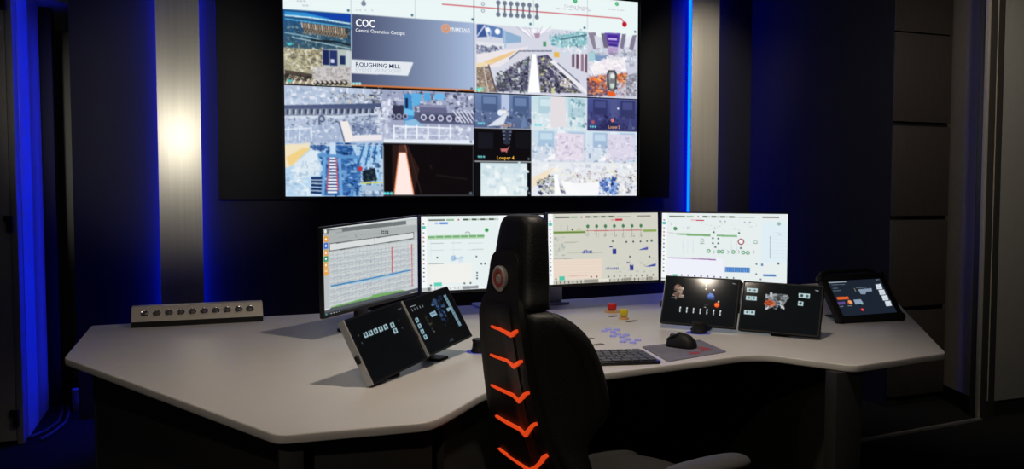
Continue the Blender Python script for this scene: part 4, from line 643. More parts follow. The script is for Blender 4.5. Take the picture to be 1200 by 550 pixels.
# ------------------------------------------------------------------ the room
struct('floor', b2(-2.2, 6.0, -3.2, 7.2, -.08, 0), M['carpet'])
struct('ceiling', b2(-2.2, 6.0, -3.2, 7.2, 2.98, 3.06), M['ceil'])
struct('wall_back', b2(-.663, 4.0, 5.37, 5.47, 0, 2.98), M['darkwall'])
struct('wall_back_end', b2(-.663, -.60, 5.47, 5.66, 0, 2.98), M['darkwall'])
struct('wall_left', b2(-.95, -.87, 5.085, 5.74, 0, 2.98), M['lightwall'])
struct('trim_1', b2(-.89, -.805, 5.765, 5.86, 0, 2.98, .004), M['blackmat'])           # dark jamb beyond the pale return
struct('wall_corridor', b2(-2.2, 0., 6.6, 6.68, 0, 2.98), M['greypanel'])
# curved soffit over the passage on the left
arc = [(-2.1, 5.1)] + [(-.885+.03*i**1.6, 5.12+.16*i) for i in range(0, 6)] + [(-.664, 6.05), (-.664, 6.59), (-2.1, 6.59)]
struct('trim_2', prism(arc, 2.42, 2.975, .0), M['ceil'])
# door leaf at far left
dm = struct('door_1', b2(-1.30, -.905, 4.965, 5.01, .02, 2.6, .003), M['greige'])
struct('trim_3', b2(-.903, -.872, 4.96, 5.08, 0, 2.98, .003), M['greypanel'])            # slim frame beside the door leaf
for z in (2.28, 1.15, .14):
    h = box((0, 0, 0), (.03, .03, .085), .004); box((-.012, 0, .028), (.03, .022, .03), .003, bm=h)
    obj('hinge', h, M['blackmat'], dm, (-.905, 4.955, z))
struct('wall_far_left', b2(-2.2, -1.31, 4.9, 5.0, 0, 2.98), M['darkwall'])
# right-hand return, dark and lit blue near the corner
struct('wall_right', b2(3.92, 4.0, 3.985, 5.37, 0, 2.98), M['darkwall'])
# right end wall of grey-beige panels, its edge post, the next panel and the floor track
ang = math.atan2(.42, .155)
def slab(name, p, q, z0, z1, th, m):
    d = Vector((q[0]-p[0], q[1]-p[1])); n = Vector((d.y, -d.x)).normalized()*th
    return struct(name, prism([p, q, (q[0]+n.x, q[1]+n.y), (p[0]+n.x, p[1]+n.y)], z0, z1), m)
slab('wall_end_right', (4.245, 3.60), (4.40, 4.02), .10, 2.98, .05, M['greige'])
slab('baseboard_right', (4.250, 3.60), (4.405, 4.02), .0, .10, .045, M['blackmat'])
struct('trim_4', b2(4.208, 4.224, 3.575, 3.60, 0, 2.98, .003), M['greige'])
struct('trim_5', b2(4.224, 4.345, 3.585, 3.65, 0, 2.98, .003), M['darkframe'])
struct('wall_front_right', b2(4.345, 5.6, 3.59, 3.65, .09, 2.98, .003), M['greypanel'])
struct('baseboard_front', b2(4.345, 5.6, 3.597, 3.645, 0, .09), M['blackmat'])
slab('trim_6', (2.85, 3.44), (4.215, 3.575), 0, .012, .022, M['alu'])

# brushed metal fins with blue LED strips behind their edges
def fin(name, x0, x1, label, m):
    t = thing(name, label, 'wall panel', ((x0+x1)/2, 5.37, 0)); w = (x1-x0)/2
    obj('metal_face', b2(-w, w, -.105, -.095, 0, 2.97, .002), m, t)
    obj('backing', b2(-w+.045, w-.045, -.095, 0, 0, 2.97), M['blackmat'], t)
    return t
fin('metal_wall_panel', -.208, .026, 'bright brushed metal strip panel lit white, on the dark wall left of the video wall', M['metal'])
fin('metal_wall_panel', 3.335, 3.565, 'dim beige metal strip panel on the dark wall right of the video wall', M['satin'])
for (x, s, lab) in ((-.165, -1, 'blue light strip along the left edge of the bright metal panel'),
                    (-.017, 1, 'blue light strip between the bright metal panel and the video wall'),
                    (3.378, -1, 'bright cyan-blue light strip between the video wall and the beige metal panel'),
                    (3.522, 1, 'faint blue light strip hidden along the right edge of the beige metal panel')):
    t = thing('led_strip', lab, 'led strip', (x, 5.37, 0))
    obj('shield_channel', b2(-.006 if s > 0 else -.016, .016 if s > 0 else .006, -.062, -.057, 0.02, 2.95, bm=b2(-.006 if s > 0 else -.002, .002 if s > 0 else .006, -.062, -.012, 0.02, 2.95)), M['alu'], t)  # front lip added to keep the blue light from spreading into the room
    obj('light_bar', b2(.002 if s > 0 else -.014, .014 if s > 0 else -.002, -.056 if x > 3 else -.036, -.012, .02, 2.95, .002), M['ledleft'] if x < 3 else M['led'] if x < 3.5 else M['ledlow'], t)
t = thing('led_strip', 'blue light strip on the dark wall end, washing the pale passage wall at far left', 'led strip', (-.663, 5.60, 0))
obj('shield_channel', b2(-.006, 0, -.02, .02, .03, 2.25, bm=b2(-.022, 0, .018, .022, .03, 2.25)), M['blackmat'], t)  # far flange added to block the blue light from the corridor
obj('light_bar', b2(-.014, -.006, -.015, .015, .03, 2.25, .003), M['ledside'], t)

# ------------------------------------------------------------------ video wall
t = thing('display_housing', 'wide matt black surround housing on the dark wall that carries the four video wall displays', 'housing', (1.645, 5.37, 1.27))
h = b2(-1.53, 1.53, -.045, -.012, 0, 1.50, .004)
b2(-1.53, -1.153, -.085, -.045, 0, 1.50, .004, bm=h); b2(1.283, 1.53, -.085, -.045, 0, 1.5, .004, bm=h)
b2(-1.153, 1.283, -.085, -.045, 0, .010, .002, bm=h); b2(-1.153, 1.283, -.085, -.045, 1.383, 1.5, .002, bm=h)
obj('surround', h, M['housing'], t)
wall_pic = paint(SCREENS['wall'], 640, 360, 2, .42, 3.4)
def soften(A, k):
    B = np.pad(A, ((1, 1), (1, 1), (0, 0)), 'edge'); n0, n1 = A.shape[:2]; out = A*k; r_ = (1-k)/8
    for i_ in range(3):
        for j_ in range(3):
            if (i_, j_) != (1, 1): out = out+B[i_:i_+n0, j_:j_+n1]*r_
    return out
wall_pic = (soften(wall_pic[0], .5), wall_pic[1])
X0, Z0 = .5003, 1.2837
for i, (cx, cz, crop, lab) in enumerate((
        (0, 1, (0, 0, .5, .5), 'upper left video wall display with a blue-grey COC slide and two plant camera views'),
        (1, 1, (.5, 0, 1, .5), 'upper right video wall display with a red line diagram above a long mill hall view'),
        (0, 0, (0, .5, .5, 1), 'lower left video wall display with a blue ladder view and a white-hot slab on black'),
        (1, 0, (.5, .5, 1, 1), 'lower right video wall display split into small hazy looper camera tiles'))):
    t = thing('video_wall_display', lab, 'display', (X0+.605+1.21*cx, 5.32, Z0+.681*cz), 0, None)
    obj('bezel', b2(-.605, .605, -.016, .0, 0, .681, .0015, 1), M['black'], t)
    w_, h_ = 1.21-.007, .681-.007
    link_mesh('screen', screen_mesh('screen', None, w_, h_, 0, 0, crop, wall_pic), M['wallscreen'], t, (0, -.0172, .3405))

# ------------------------------------------------------------------ cabinet at right
t = thing('tall_cabinet', 'tall dark brown wall cabinet with stacked flush doors left of the grey-beige end wall', 'cabinet', (4.16, 3.97, 0))
obj('carcass', b2(-.155, .21, .022, .50, .0, 2.97), M['blackmat'], t)
for z0, z1 in ((.06, .585), (.612, 1.142), (1.168, 1.713), (1.739, 2.270), (2.278, 2.96)):
    obj('door', b2(-.235, .212, 0, .018, z0, z1, .003), M['cab'], t)

# ------------------------------------------------------------------ ceiling lights (above the frame; those behind the camera are added)
def spot(name, loc, tgt, energy, size, blend, col, rad_):
    l = bpy.data.lights.new(name, 'SPOT'); l.energy = energy; l.spot_size = rad(size); l.spot_blend = blend; l.color = col; l.shadow_soft_size = rad_
    o = bpy.data.objects.new(name, l); COL.objects.link(o); o.location = loc
    o.rotation_euler = (Vector(tgt)-Vector(loc)).to_track_quat('-Z', 'Y').to_euler(); return o
def downlight(x, y, label, r=.05):
    t = thing('ceiling_downlight', label, 'ceiling light', (x, y, 2.98))
    obj('trim_ring', lathe([(r, 0), (r, -.008), (r+.025, -.010), (r+.03, -.004), (r+.03, 0)]), M['stand'], t)
    obj('diffuser', lathe([(0, -.004), (r-.001, -.004), (r-.001, 0), (0, 0)]), M['lamp'], t)
    return t
t = thing('added_spot', 'added black spotlight behind the camera position that makes the highlight on the metal panel', 'spotlight', (-.22, -2.72, 2.98))  # unseen spotlight, added only to put a highlight on the metal panel
obj('drop_rod', lathe([(0, 0), (.008, 0), (.008, -.50), (0, -.50)], 12), M['black'], t)
obj('lamp_head', lathe([(0, -.07), (.035, -.07), (.05, .03), (.046, .03), (.03, -.06), (0, -.06)], 24, mx=Matrix.Translation((0, -.03, -.58)) @ Matrix.Rotation(rad(-95), 4, 'X')), M['black'], t)
WARM = (1., .86, .70)
for x, y, lab in ((1.25, 2.05, 'round ceiling downlight above the front notch of the desk'), (-.62, 2.06, 'round ceiling downlight above the left front of the room'),
                  (3.20, 3.70, 'round ceiling downlight in front of the beige metal wall panel'),
                  (3.3, 2.2, 'round ceiling downlight near the right end wall'),
                  (-.35, -.25, 'added round fill light behind the camera position that brightens the chair back')): downlight(x, y, lab, .13 if x == -.62 else .05)  # the last one is a fill light added to brighten the chair back
spot('desk_lamp_beam', (1.25, 2.05, 2.95), (1.15, 2.75, .74), 100, 86, .9, WARM, .06)
spot('left_lamp_beam', (-.62, 2.06, 2.95), (.3, 2.6, .74), 14, 95, .9, WARM, .06)
spot('added_highlight_beam', (-.22, -2.7, 2.40), (-.09, 5.265, 1.75), 850, 14, 1., (1., .95, .82), .10)  # beam of the added spotlight, aimed for the metal panel highlight
spot('beige_panel_beam', (3.20, 3.70, 2.95), (3.45, 5.265, 2.02), 85, 46, .95, (1., .9, .74), .04)
spot('right_lamp_beam', (3.3, 2.2, 2.95), (4.4, 3.7, 1.4), 60, 75, .9, WARM, .06)
spot('chair_fill_beam', (-.35, -.25, 2.95), (.7, 2.0, .9), 60, 60, .9, WARM, .06)  # added fill that lifts the dark chair back

# ------------------------------------------------------------------ the desk
D = thing('control_desk', 'large angular off-white control desk with a front notch and dark supports', 'desk', (0, 0, 0))
top = [(-.44, 4.022), (-.446, 3.268), (.165, 2.048), (.535, 2.033), (.585, 2.075), (.815, 2.335), (1.194, 2.392), (1.80, 2.482), (1.885, 2.462), (2.035, 2.203), (2.507, 2.268), (3.42, 3.41), (3.78, 4.30), (1.85, 4.115), (1.30, 4.07)]
top = fillet(top, [.02, .03, .03, .06, .05, .10, .05, .08, .05, .04, .02, .05, .02, 0, 0])
obj('desktop', prism(top, .715, .74, .0045, 3), M['desk'], D)
def panel(p, q, th, z0, z1, name, m):
    d = Vector((q[0]-p[0], q[1]-p[1])); n = Vector((-d.y, d.x)).normalized()*th
    return obj(name, prism([p, q, (q[0]+n.x, q[1]+n.y), (p[0]+n.x, p[1]+n.y)], z0, z1, .002, 1), m, D)
panel((-.36, 3.95), (-.36, 3.31), .02, 0, .714, 'side_panel', M['deskedge'])
panel((-.35, 3.29), (.185, 2.115), .02, 0, .714, 'side_panel', M['deskedge'])
panel((.26, 2.10), (.56, 2.10), .02, 0, .714, 'side_panel', M['deskedge'])
panel((-.33, 3.93), (3.45, 4.05), .02, 0, .714, 'modesty_panel', M['deskedge'])
panel((.60, 2.13), (.85, 2.42), .02, 0, .714, 'side_panel', M['deskedge'])
panel((.87, 2.44), (1.0, 3.9), .02, 0, .714, 'side_panel', M['deskedge'])
panel((2.06, 2.29), (2.35, 3.95), .02, 0, .714, 'side_panel', M['deskedge'])
obj('leg', b2(.172, .232, 2.078, 2.138, 0, .714, .003), M['deskleg'], D)
obj('leg', b2(1.985, 2.095, 2.230, 2.285, 0, .714, .003), M['deskleg'], D)

# pushbuttons let into the desk between keyboard and emergency stop
for x, y in ((1.564, 3.11), (1.599, 3.14), (1.588, 3.075), (1.628, 3.115), (1.541, 2.985), (1.579, 3.016), (1.567, 2.957), (1.603, 2.99), (1.520, 2.862), (1.561, 2.898), (1.545, 2.830), (1.588, 2.868)):
    b = obj('push_button', lathe([(0, .008), (.010, .008), (.013, .006), (.0135, 0), (.0, 0)], 20), M['bluekey'], D, (x, y, .740)); b['label'] = 'pale blue illuminated button'
def mushroom(x, y, m, r, hgt, name, lab, plate):
    p = obj('button_base', lathe([(0, 0), (plate, 0), (plate, .004), (plate*.93, .006), (r*.75, .007), (r*.72, hgt*.28), (0, hgt*.28)], 28), M['amber'], D, (x, y, .740)); p['label'] = 'amber round base plate'
    q = obj(name, lathe([(0, 0), (r*.8, 0), (r, hgt*.12), (r*1.02, hgt*.42), (r*.9, hgt*.56), (r*.5, hgt*.62), (0, hgt*.64)], 28), m, p, (0, 0, hgt*.22)); q['label'] = lab
mushroom(1.851, 3.598, M['red'], .0215, .052, 'emergency_stop', 'red mushroom button', .036)
mushroom(1.802, 3.386, M['yellow'], .0185, .056, 'round_button', 'yellow round button', .024)
for x, y, a, w in ((1.412, 2.85, .3, .04), (1.438, 2.978, .3, .026), (1.800, 3.310, .35, .060), (1.793, 3.475, .35, .045)):
    obj('label_plate', box((0, 0, .001), (w, .022, .002), .0008, 1), M['tagplate'], D, (x, y, .740), (0, 0, a))

# ------------------------------------------------------------------ monitors on the desk
def head_rot(ti, ro): return (Matrix.Rotation(-rad(ti), 3, 'X') @ Matrix.Rotation(-rad(ro), 3, 'Y')).to_euler()
def monitor(key, cx, cy, cz, ya, ti, ro, label, chin, stand, m='screen', w=.598, h=.336):
    t = thing('computer_monitor', label, 'monitor', (cx, cy, .74), rad(ya))
    R = head_rot(ti, ro); L = Vector((0, 0, cz-.74))
    hb = b2(-w/2-.008, w/2+.008, .001, .020, -h/2-chin, h/2+.007, .003)
    b2(-w*.30, w*.30, .018, .042, -h*.36, h*.30, .010, bm=hb)
    obj('housing', hb, M['black'], t, L, R)
    link_mesh('screen', screen_mesh('screen', SCREENS[key], w, h, 216, 122), M[m], t, L, R)
    if stand == 'foot':
        obj('neck', b2(-.035, .035, .06, .085, .01, cz-.70, .006), M['black'], t)
        obj('neck_joint', b2(-.04, .04, .030, .075, cz-.80, cz-.72, .006), M['black'], t)
        obj('foot', prism(fillet([(-.12, -.05), (.12, -.05), (.10, .13), (-.10, .13)], .03), 0, .012, .003), M['black'], t)
    else:
        obj('mount', b2(-.05, .05, .036, stand, cz-.79, cz-.71, .006), M['black'], t)
    return t
monitor('monitor_left', .68, 3.462, 1.023, 39.3, -1.8, 2.9, 'leftmost angled monitor on the desk showing a grey table with red columns', .014, 'foot')
monitor('monitor_a', 1.23, 3.67, 1.039, 2.1, .6, 0, 'white-screened monitor half hidden behind the head of the chair', .014, .10)
monitor('monitor_b', 1.853, 3.683, 1.044, .9, 1.9, .1, 'cream-screened monitor with dark blue bar charts just right of the chair', .014, .10)
monitor('monitor_right', 2.413, 3.508, 1.042, -34.7, 1.7, -.2, 'rightmost angled monitor with a white plant diagram and a blue bar block', .014, 'foot')
t = thing('monitor_stand', 'light grey double stand under the two middle monitors on the desk', 'stand', (1.55, 3.86, .74))
obj('base_plate', prism(fillet([(-.26, .06), (.235, .06), (.235, .22), (-.26, .22)], .04), 0, .012, .002), M['stand'], t)
obj('column', b2(-.15, .205, .10, .16, .012, .25, .012), M['stand'], t)
obj('crossbar', b2(-.45, .45, -.09, -.06, .26, .34, .006), M['blackmat'], t)
obj('bracket', b2(-.06, .06, -.062, .14, .24, .335, .006), M['stand'], t)

# ------------------------------------------------------------------ touch panels
def touch(key, cx, cy, cz, ya, ti, ro, w, h, label, left_edge=False):
    a = rad(ya); n = Vector((-math.sin(a), math.cos(a), 0))
    foot = Vector((cx, cy, 0))+n*.06
    t = thing('touch_panel', label, 'touch panel', (foot.x, foot.y, .74), a)
    R = head_rot(ti, ro); L = Vector((0, -.06, cz-.74))
    obj('housing', b2(-w/2-.003, w/2+.004, .0012, .026, -h/2-.004, h/2+.004, .0025), M['blackmat'], t, L, R)
    e_ = obj('side_trim', b2(-w/2-.0062, -w/2-.003, .0005, .0265, -h/2-.004, h/2+.004, .0012), M['greyside'], t, L, R); e_['label'] = 'light grey side edge'
    g = b2(-w/2-.0035, w/2+.0035, -.0004, .0014, -h/2-.0035, h/2+.0035, .0005, 1)
    obj('glass_rim', g, M['black'], t, L, R)
    link_mesh('screen', screen_mesh('screen', SCREENS[key], w*.985, h*.975, 150, 98), M['touch'], t, L+Vector(R.to_matrix() @ Vector((0, -.0008, 0))), R)
    k = b2(-w*.16, w*.16, .025, .048, -h*.25, h*.22, .008); obj('rear_cover', k, M['blackmat'], t, L, R)
    s = b2(-.03, .03, -.022, -.002, .006, cz-.735, .004); obj('stand_arm', s, M['blackmat'], t)
    obj('stand_foot', prism(fillet([(-.035, -.080), (.035, -.080), (.035, .02), (-.035, .02)], .012), 0, .008, .002), M['blackmat'], t)
    nb = box((-w/2-.009, .012, -h*.10), (.014, .012, .026), .004)
    obj('side_connector', nb, M['blackmat'], t, L, R)
    return t
touch('T1', .553, 2.587, .855, 41.9, 27.3, 4.5, .31, .203, 'black touch panel at the left with one row of pale square buttons')
touch('T2', .772, 2.792, .879, 43.5, 28.8, 3.7, .297, .195, 'black touch panel with a dim blue plant model, between its left twin and the chair')
touch('T3', 1.953, 3.004, .8615, -49.8, 21.6, -.1, .31, .20, 'black touch panel with blue and orange machine icons behind the mouse')
touch('T4', 2.181, 2.775, .851, -52.3, 20.9, -.3, .31, .20, 'black touch panel with a grey machine drawing, left of the rugged tablet')

# rugged tablet with a carrying handle
a = rad(-6.6); n = Vector((-math.sin(a), math.cos(a), 0)); w, h = .2756, .1802
t = thing('rugged_tablet', 'thick black rugged tablet with a carrying handle on the right end of the desk', 'tablet', (2.789+n.x*.06, 2.983+n.y*.06, .74), a)
R = head_rot(38.7, 1.8); L = Vector((0, -.06, .105))
hb = prism(fillet([(-w/2-.032, -h/2-.030), (w/2+.032, -h/2-.030), (w/2+.032, h/2+.036), (-w/2-.032, h/2+.036)], .03), -.030, -.0012, .006)
for v in hb.verts: v.co = Vector((v.co.x, -v.co.z, v.co.y))
obj('rugged_case', hb, M['rubber'], t, L, R)
link_mesh('screen', screen_mesh('screen', SCREENS['Rug'], w, h, 130, 86), M['touch'], t, L+R.to_matrix() @ Vector((0, -.0002, 0)), R)
obj('carry_handle', tube([(-w/2-.012, .012, h/2+.02), (-w/2-.006, .012, h/2+.050), (-w/2+.03, .012, h/2+.060), (w/2-.045, .012, h/2+.060), (w/2-.012, .012, h/2+.048), (w/2, .012, h/2+.02)], .010, 10), M['rubber'], t, L, R)
for sx in (-1, 1):
    for sz in (-1, 1):
        obj('corner_bumper', box((sx*(w/2+.020), .014, sz*(h/2+.020)+.003), (.034, .036, .034), .010, 3), M['rubber'], t, L, R)
obj('kickstand', b2(-.06, .06, .055, .067, .004, .125, .004), M['rubber'], t)
obj('stand_foot', b2(-.09, .09, -.05, .085, 0, .008, .003), M['rubber'], t)

# ------------------------------------------------------------------ round control dials
for x, y, lab in ((.945, 2.872, 'black round dial with a blue ring, on the desk left of the chair'), (1.912, 2.945, 'black round dial with a blue ring, in front of the touch panel behind the mouse')):
    t = thing('control_dial', lab, 'dial', (x, y, .74))
    obj('light_ring', lathe([(.0495, 0), (.0495, .001), (.0520, .001), (.0520, 0)], 40), M['bluering'], t)
    obj('knob', lathe([(0, 0), (.032, 0), (.032, .006), (.027, .014), (.0255, .036), (.028, .041), (.026, .047), (0, .048)], 36), M['blackmat'], t)

# ------------------------------------------------------------------ keyboard, mouse mat, mouse
P, Q = Vector((1.447, 2.449)), Vector((1.490, 2.661)); e = (Q-P); dep = e.length
ka = math.atan2(e.y, e.x)-math.pi/2
t = thing('keyboard', 'black low-profile keyboard on the desk beside the chair', 'keyboard', (P.x, P.y, .74), ka)
W = .47
obj('base', prism(fillet([(-W, 0), (0, 0), (0, dep), (-W, dep)], .012), 0, .011, .003), M['black'], t)
rows = [(.012, [1.25, 1.25, 1.25, 5.5, 1.25, 1.25, 1.25, 1, 1, 1]), (.045, [2.2]+[1]*10+[1.8, 1, 1]), (.078, [1.8]+[1]*11+[1.2, 1, 1]), (.111, [1.5]+[1]*12+[.5, 1, 1]), (.144, [1]*13+[2]), (.177, [1]*15)]
for y0, ws in rows:
    tot = sum(ws); x = -W+.012; u = (W-.024)/tot
    for q in ws:
        obj('key', box((x+q*u/2, y0+.0145, .0125), (q*u-.004, .027, .006), .0015, 1), M['key'], t); x += q*u
t = tag(obj('mouse_mat', prism(fillet([(1.537, 2.747), (1.486, 2.473), (1.776, 2.551), (1.819, 2.795)], .01), .740, .743, .001, 1), M['pad']), 'grey mouse mat with a red print under the black mouse', 'mouse mat')
for poly in ([(1.69, 2.58), (1.75, 2.60), (1.745, 2.66), (1.70, 2.655), (1.715, 2.63)], [(1.62, 2.55), (1.655, 2.545), (1.68, 2.575), (1.64, 2.585)]):
    p_ = obj('print', prism(poly, .743, .7434), M['padred'], t); p_['label'] = 'dark red printed mark'
ma = math.atan2(2.615-2.755, 1.690-1.640)
t = thing('computer_mouse', 'black computer mouse on the grey mat right of the keyboard', 'mouse', (1.668, 2.682, .7432), ma+math.pi/2+.22)
secs = []
for yy, hw, ht in ((-.056, .012, .012), (-.052, .024, .024), (-.038, .033, .040), (-.012, .035, .051), (.014, .032, .049), (.038, .031, .036), (.052, .027, .023), (.057, .014, .012)):
    secs.append([(hw*math.cos(k*math.pi/9), yy, .004+ht*math.sin(k*math.pi/9)**.75) for k in range(10)]+[(-hw*.9, yy, .001), (hw*.9, yy, .001)])
obj('body', loft(secs), M['blackmat'], t, sub=2)
for s in (-1, 1):
    mb = loft([[(s*(.002+.024*q), yy, zz+(.003 if q in (.15, .85) else 0)+dz) for q, dz in ((0, 0), (.15, .0), (.85, -.004), (1, -.008), (.5, -.012))] for yy, zz in ((.008, .052), (.022, .0485), (.036, .0415), (.049, .031))])
    obj('mouse_button', mb, M['black'], t)
obj('scroll_wheel', lathe([(0, -.004), (.010, -.004), (.010, .004), (0, .004)], 24, mx=Matrix.Translation((0, .036, .038)) @ Matrix.Rotation(rad(90), 4, 'Y')), M['rubber'], t)

# ------------------------------------------------------------------ sloping metal box with ten pushbuttons at the back left
a = math.atan2(3.884-3.886, .264+.273); L_ = .537
t = thing('button_box', 'long low metal box with ten round buttons at the back left of the desk', 'button box', (-.273, 3.886, .74), a)
base = [[(0, 0, 0), (0, .10, 0), (0, .10, .024), (0, 0, .024)], [(L_, 0, 0), (L_, .10, 0), (L_, .10, .024), (L_, 0, .024)]]
obj('plinth', loft(base), M['blackmat'], t)
fr = lambda x: [(x, 0, .024), (x, .10, .024), (x, .10, .083), (x, .045, .083)]
obj('metal_front', loft([fr(0), fr(L_)]), mat('satin_metal', (.50, .46, .40), .45, metal=.35, noise=.04, nscale=60), t)
fa = math.atan2(.045, .059)
for k in range(10):
    mx = Matrix.Translation((.052+k*.0478, .0235, .0555)) @ Matrix.Rotation(math.pi/2-fa, 4, 'X')
    b = obj('button_ring', lathe([(0, 0), (.0165, 0), (.0165, .004), (.0145, .0055), (.012, .0045), (.0115, .002), (0, .002)], 28, mx=mx), M['chrome'], t)
    obj('button_cap', lathe([(0, .002), (.0105, .002), (.0105, .006), (.008, .0075), (0, .008)], 24, mx=mx), M['darkframe'], b)

# ------------------------------------------------------------------ the chair
CH = thing('gaming_chair', 'black bucket-seat office chair with glowing orange chevrons on its back, in the desk notch', 'chair', (.715, 1.974, 0), 0)
TH = rad(58); vx = Vector((math.cos(rad(-20.43)), math.sin(rad(-20.43))))        # view right in plan
fwd_ang = rad(90-20.43)-TH; CH.rotation_euler = (0, 0, fwd_ang-math.pi/2)
zt = lambda y, d=2.115: 1.32-d*math.tan(math.atan((y-275)/988.5)+.0515)
#        py    half w  rear y   reach  flare
prof = [(252, .056, .022, .050, .004), (256, .066, .014, .062, .006), (266, .074, .010, .070, .008), (300, .084, .000, .078, .010), (335, .090, -.006, .082, .010), (346, .096, -.010, .080, .010),
        (353, .108, -.016, .084, .012), (366, .116, -.020, .096, .018), (380, .120, -.019, .135, .028), (395, .121, -.016, .168, .036), (420, .121, -.010, .190, .042), (450, .127, .000, .198, .044), (475, .134, .012, .192, .042),
        (490, .139, .018, .176, .038), (503, .142, .024, .128, .028), (515, .148, .034, .105, .022), (550, .178, .066, .085, .020), (600, .200, .105, .090, .020), (640, .205, .128, .095, .020)]
zs = [(zt(p[0]), p) for p in prof]
W_ = sorted((z, p[1]) for z, p in zs); Y_ = sorted((z, p[2]) for z, p in zs); F_ = sorted((z, p[3]) for z, p in zs); K_ = sorted((z, p[4]) for z, p in zs)
def groove(z): return .026*max(0, min(1, (1.03-z)/.12))
def section(z, back=0., trim=1.):
    w, y, f, k = interp(W_, z), interp(Y_, z), interp(F_, z), interp(K_, z); g = groove(z)
    th = .035
    R = [(0, y+g+.022), (w*.45, y+g*.6+.020), (w*.80, y+.018), (w, y+.026), (w+k*.55, y+f*.45), (w+k, y+f*.85), (w+k-.010, y+f), (w+k-th, y+f*.97), (w*.86, y+max(.075, f*.55)), (w*.45, y+.075), (0, y+.075)]
    return [(x, yy, z) for x, yy in R]+[(-x, yy, z) for x, yy in R[-2:0:-1]]
obj('backrest', loft([section(z) for z in (zt(645), zt(620), zt(590), zt(565), zt(540), zt(520), zt(508), zt(498), zt(488), zt(475), zt(455), zt(435), zt(415), zt(398), zt(384), zt(370), zt(358))]), M['leather'], CH, sub=2)
def hsec(z, s=1.):
    w, y, f = interp(W_, z)*s, interp(Y_, z), interp(F_, z)
    R = [(0, y+.008), (w*.55, y+.008), (w*.88, y+.012), (w*1.0, y+.030), (w*1.03, y+f*.7), (w*.98, y+f), (w*.8, y+f+.012), (w*.4, y+f+.016), (0, y+f+.016)]
    return [(x, yy, z) for x, yy in R]+[(-x, yy, z) for x, yy in R[-2:0:-1]]
for s in (-1, 1):
    pts, rr = [], []
    for y_, r_ in ((364, .012), (372, .022), (384, .028), (398, .031), (415, .032), (435, .032), (455, .032), (472, .030), (484, .024), (491, .012)):
        z_ = zt(y_); pts.append((s*(interp(W_, z_)+interp(K_, z_)-.020), interp(Y_, z_)+interp(F_, z_)*.93-.012, z_)); rr.append(r_)
    obj('side_bolster', tube(pts, rr, 12), M['leather'], CH, sub=1)
obj('headrest', loft([hsec(zt(362), .82), hsec(zt(358), .92), hsec(zt(350)), hsec(zt(335)), hsec(zt(318)), hsec(zt(300)), hsec(zt(282)), hsec(zt(268)), hsec(zt(259)), hsec(zt(254), .92), hsec(zt(251.5), .72)]), M['leather'], CH, sub=2)
# raised rear shell following the rear surface
def rear(s, z, off):
    w, y, g = interp(W_, z), interp(Y_, z), groove(z); a_ = abs(s)
    yy = y+g*max(0, 1-a_/.80)+.004+(.0 if a_ < .8 else (a_-.8)*.06)
    return Vector((s*w, yy-off, z))
def patch(levels, srange, off, th, n=15):
    A, B = [], []
    for z, sa, sb in levels:
        ss = [sa+(sb-sa)*k/(n-1) for k in range(n)]
        A.append([rear(s, z, off) for s in ss]); B.append([rear(s, z, off-th) for s in ss])
    secs = [a_+b_[::-1] for a_, b_ in zip(A, B)]
    return loft(secs)
lv = []
for y, s in ((293, .34), (294.5, .50), (297, .62), (301, .72), (308, .78), (325, .80), (345, .82), (352, .82), (370, .84), (400, .86), (440, .88), (480, .90), (520, .90), (560, .90), (610, .90)): lv.append((zt(y), -s, s))
obj('back_shell', patch(lv, None, .004, .024), M['shell'], CH)
lv = []
for y, s in ((354, .36), (355.5, .46), (358, .51), (372, .53), (400, .54), (440, .56), (480, .56), (520, .54), (560, .50), (590, .46)): lv.append((zt(y), -s, s))
obj('centre_panel', patch(lv, None, .0085, .007), M['leather'], CH)
for (sl, zl), (sa, za), (sr, zr) in (((-.278, .9806), (.524, .9755), (.795, .9884)), ((-.47, .9032), (.40, .8937), (.837, .9151)), ((-.557, .8200), (.305, .8027), (.875, .8391)),
                                     ((-.559, .7352), (.231, .7116), (.88, .7635)), ((-.70, .6320), (-.111, .5986), (.89, .6866))):
    secs = []
    for k in range(25):
        if k <= 16: t = k/16; s_, z_, th_ = sl+(sa-sl)*t, zl+(za-zl)*t**.82, .0045+.0065*t**.7
        else: t = (k-16)/8; s_, z_, th_ = sa+(sr-sa)*t, za+(zr-za)*t, .0110-.0035*t
        secs.append([rear(s_, z_, .0135), rear(s_, z_-th_, .0135), rear(s_, z_-th_, .0050), rear(s_, z_, .0050)])
    o = obj('chevron', loft(secs), M['orange'], CH); o['label'] = 'glowing orange chevron strip'
ez = zt(326); ec = rear(-.10, ez, .007)
em = Matrix.Translation(ec) @ Matrix.Rotation(rad(90), 4, 'X') @ Matrix.Diagonal((1.12, 1.14, 1, 1))
b = obj('badge', lathe([(0, -.004), (.0285, -.004), (.0285, .004), (.026, .0065), (.021, .0065), (.019, .004), (0, .004)], 40, mx=em), M['badge'], CH); b['label'] = 'oval silver badge'
r = obj('badge_ring', lathe([(.0125, .004), (.0125, .0062), (.0190, .0072), (.0205, .004)], 40, mx=em), M['redring'], b); r['label'] = 'red ring'
obj('badge_core', lathe([(0, .0075), (.009, .0065), (.0115, .004), (0, .004)], 40, mx=em), M['badge'], b)
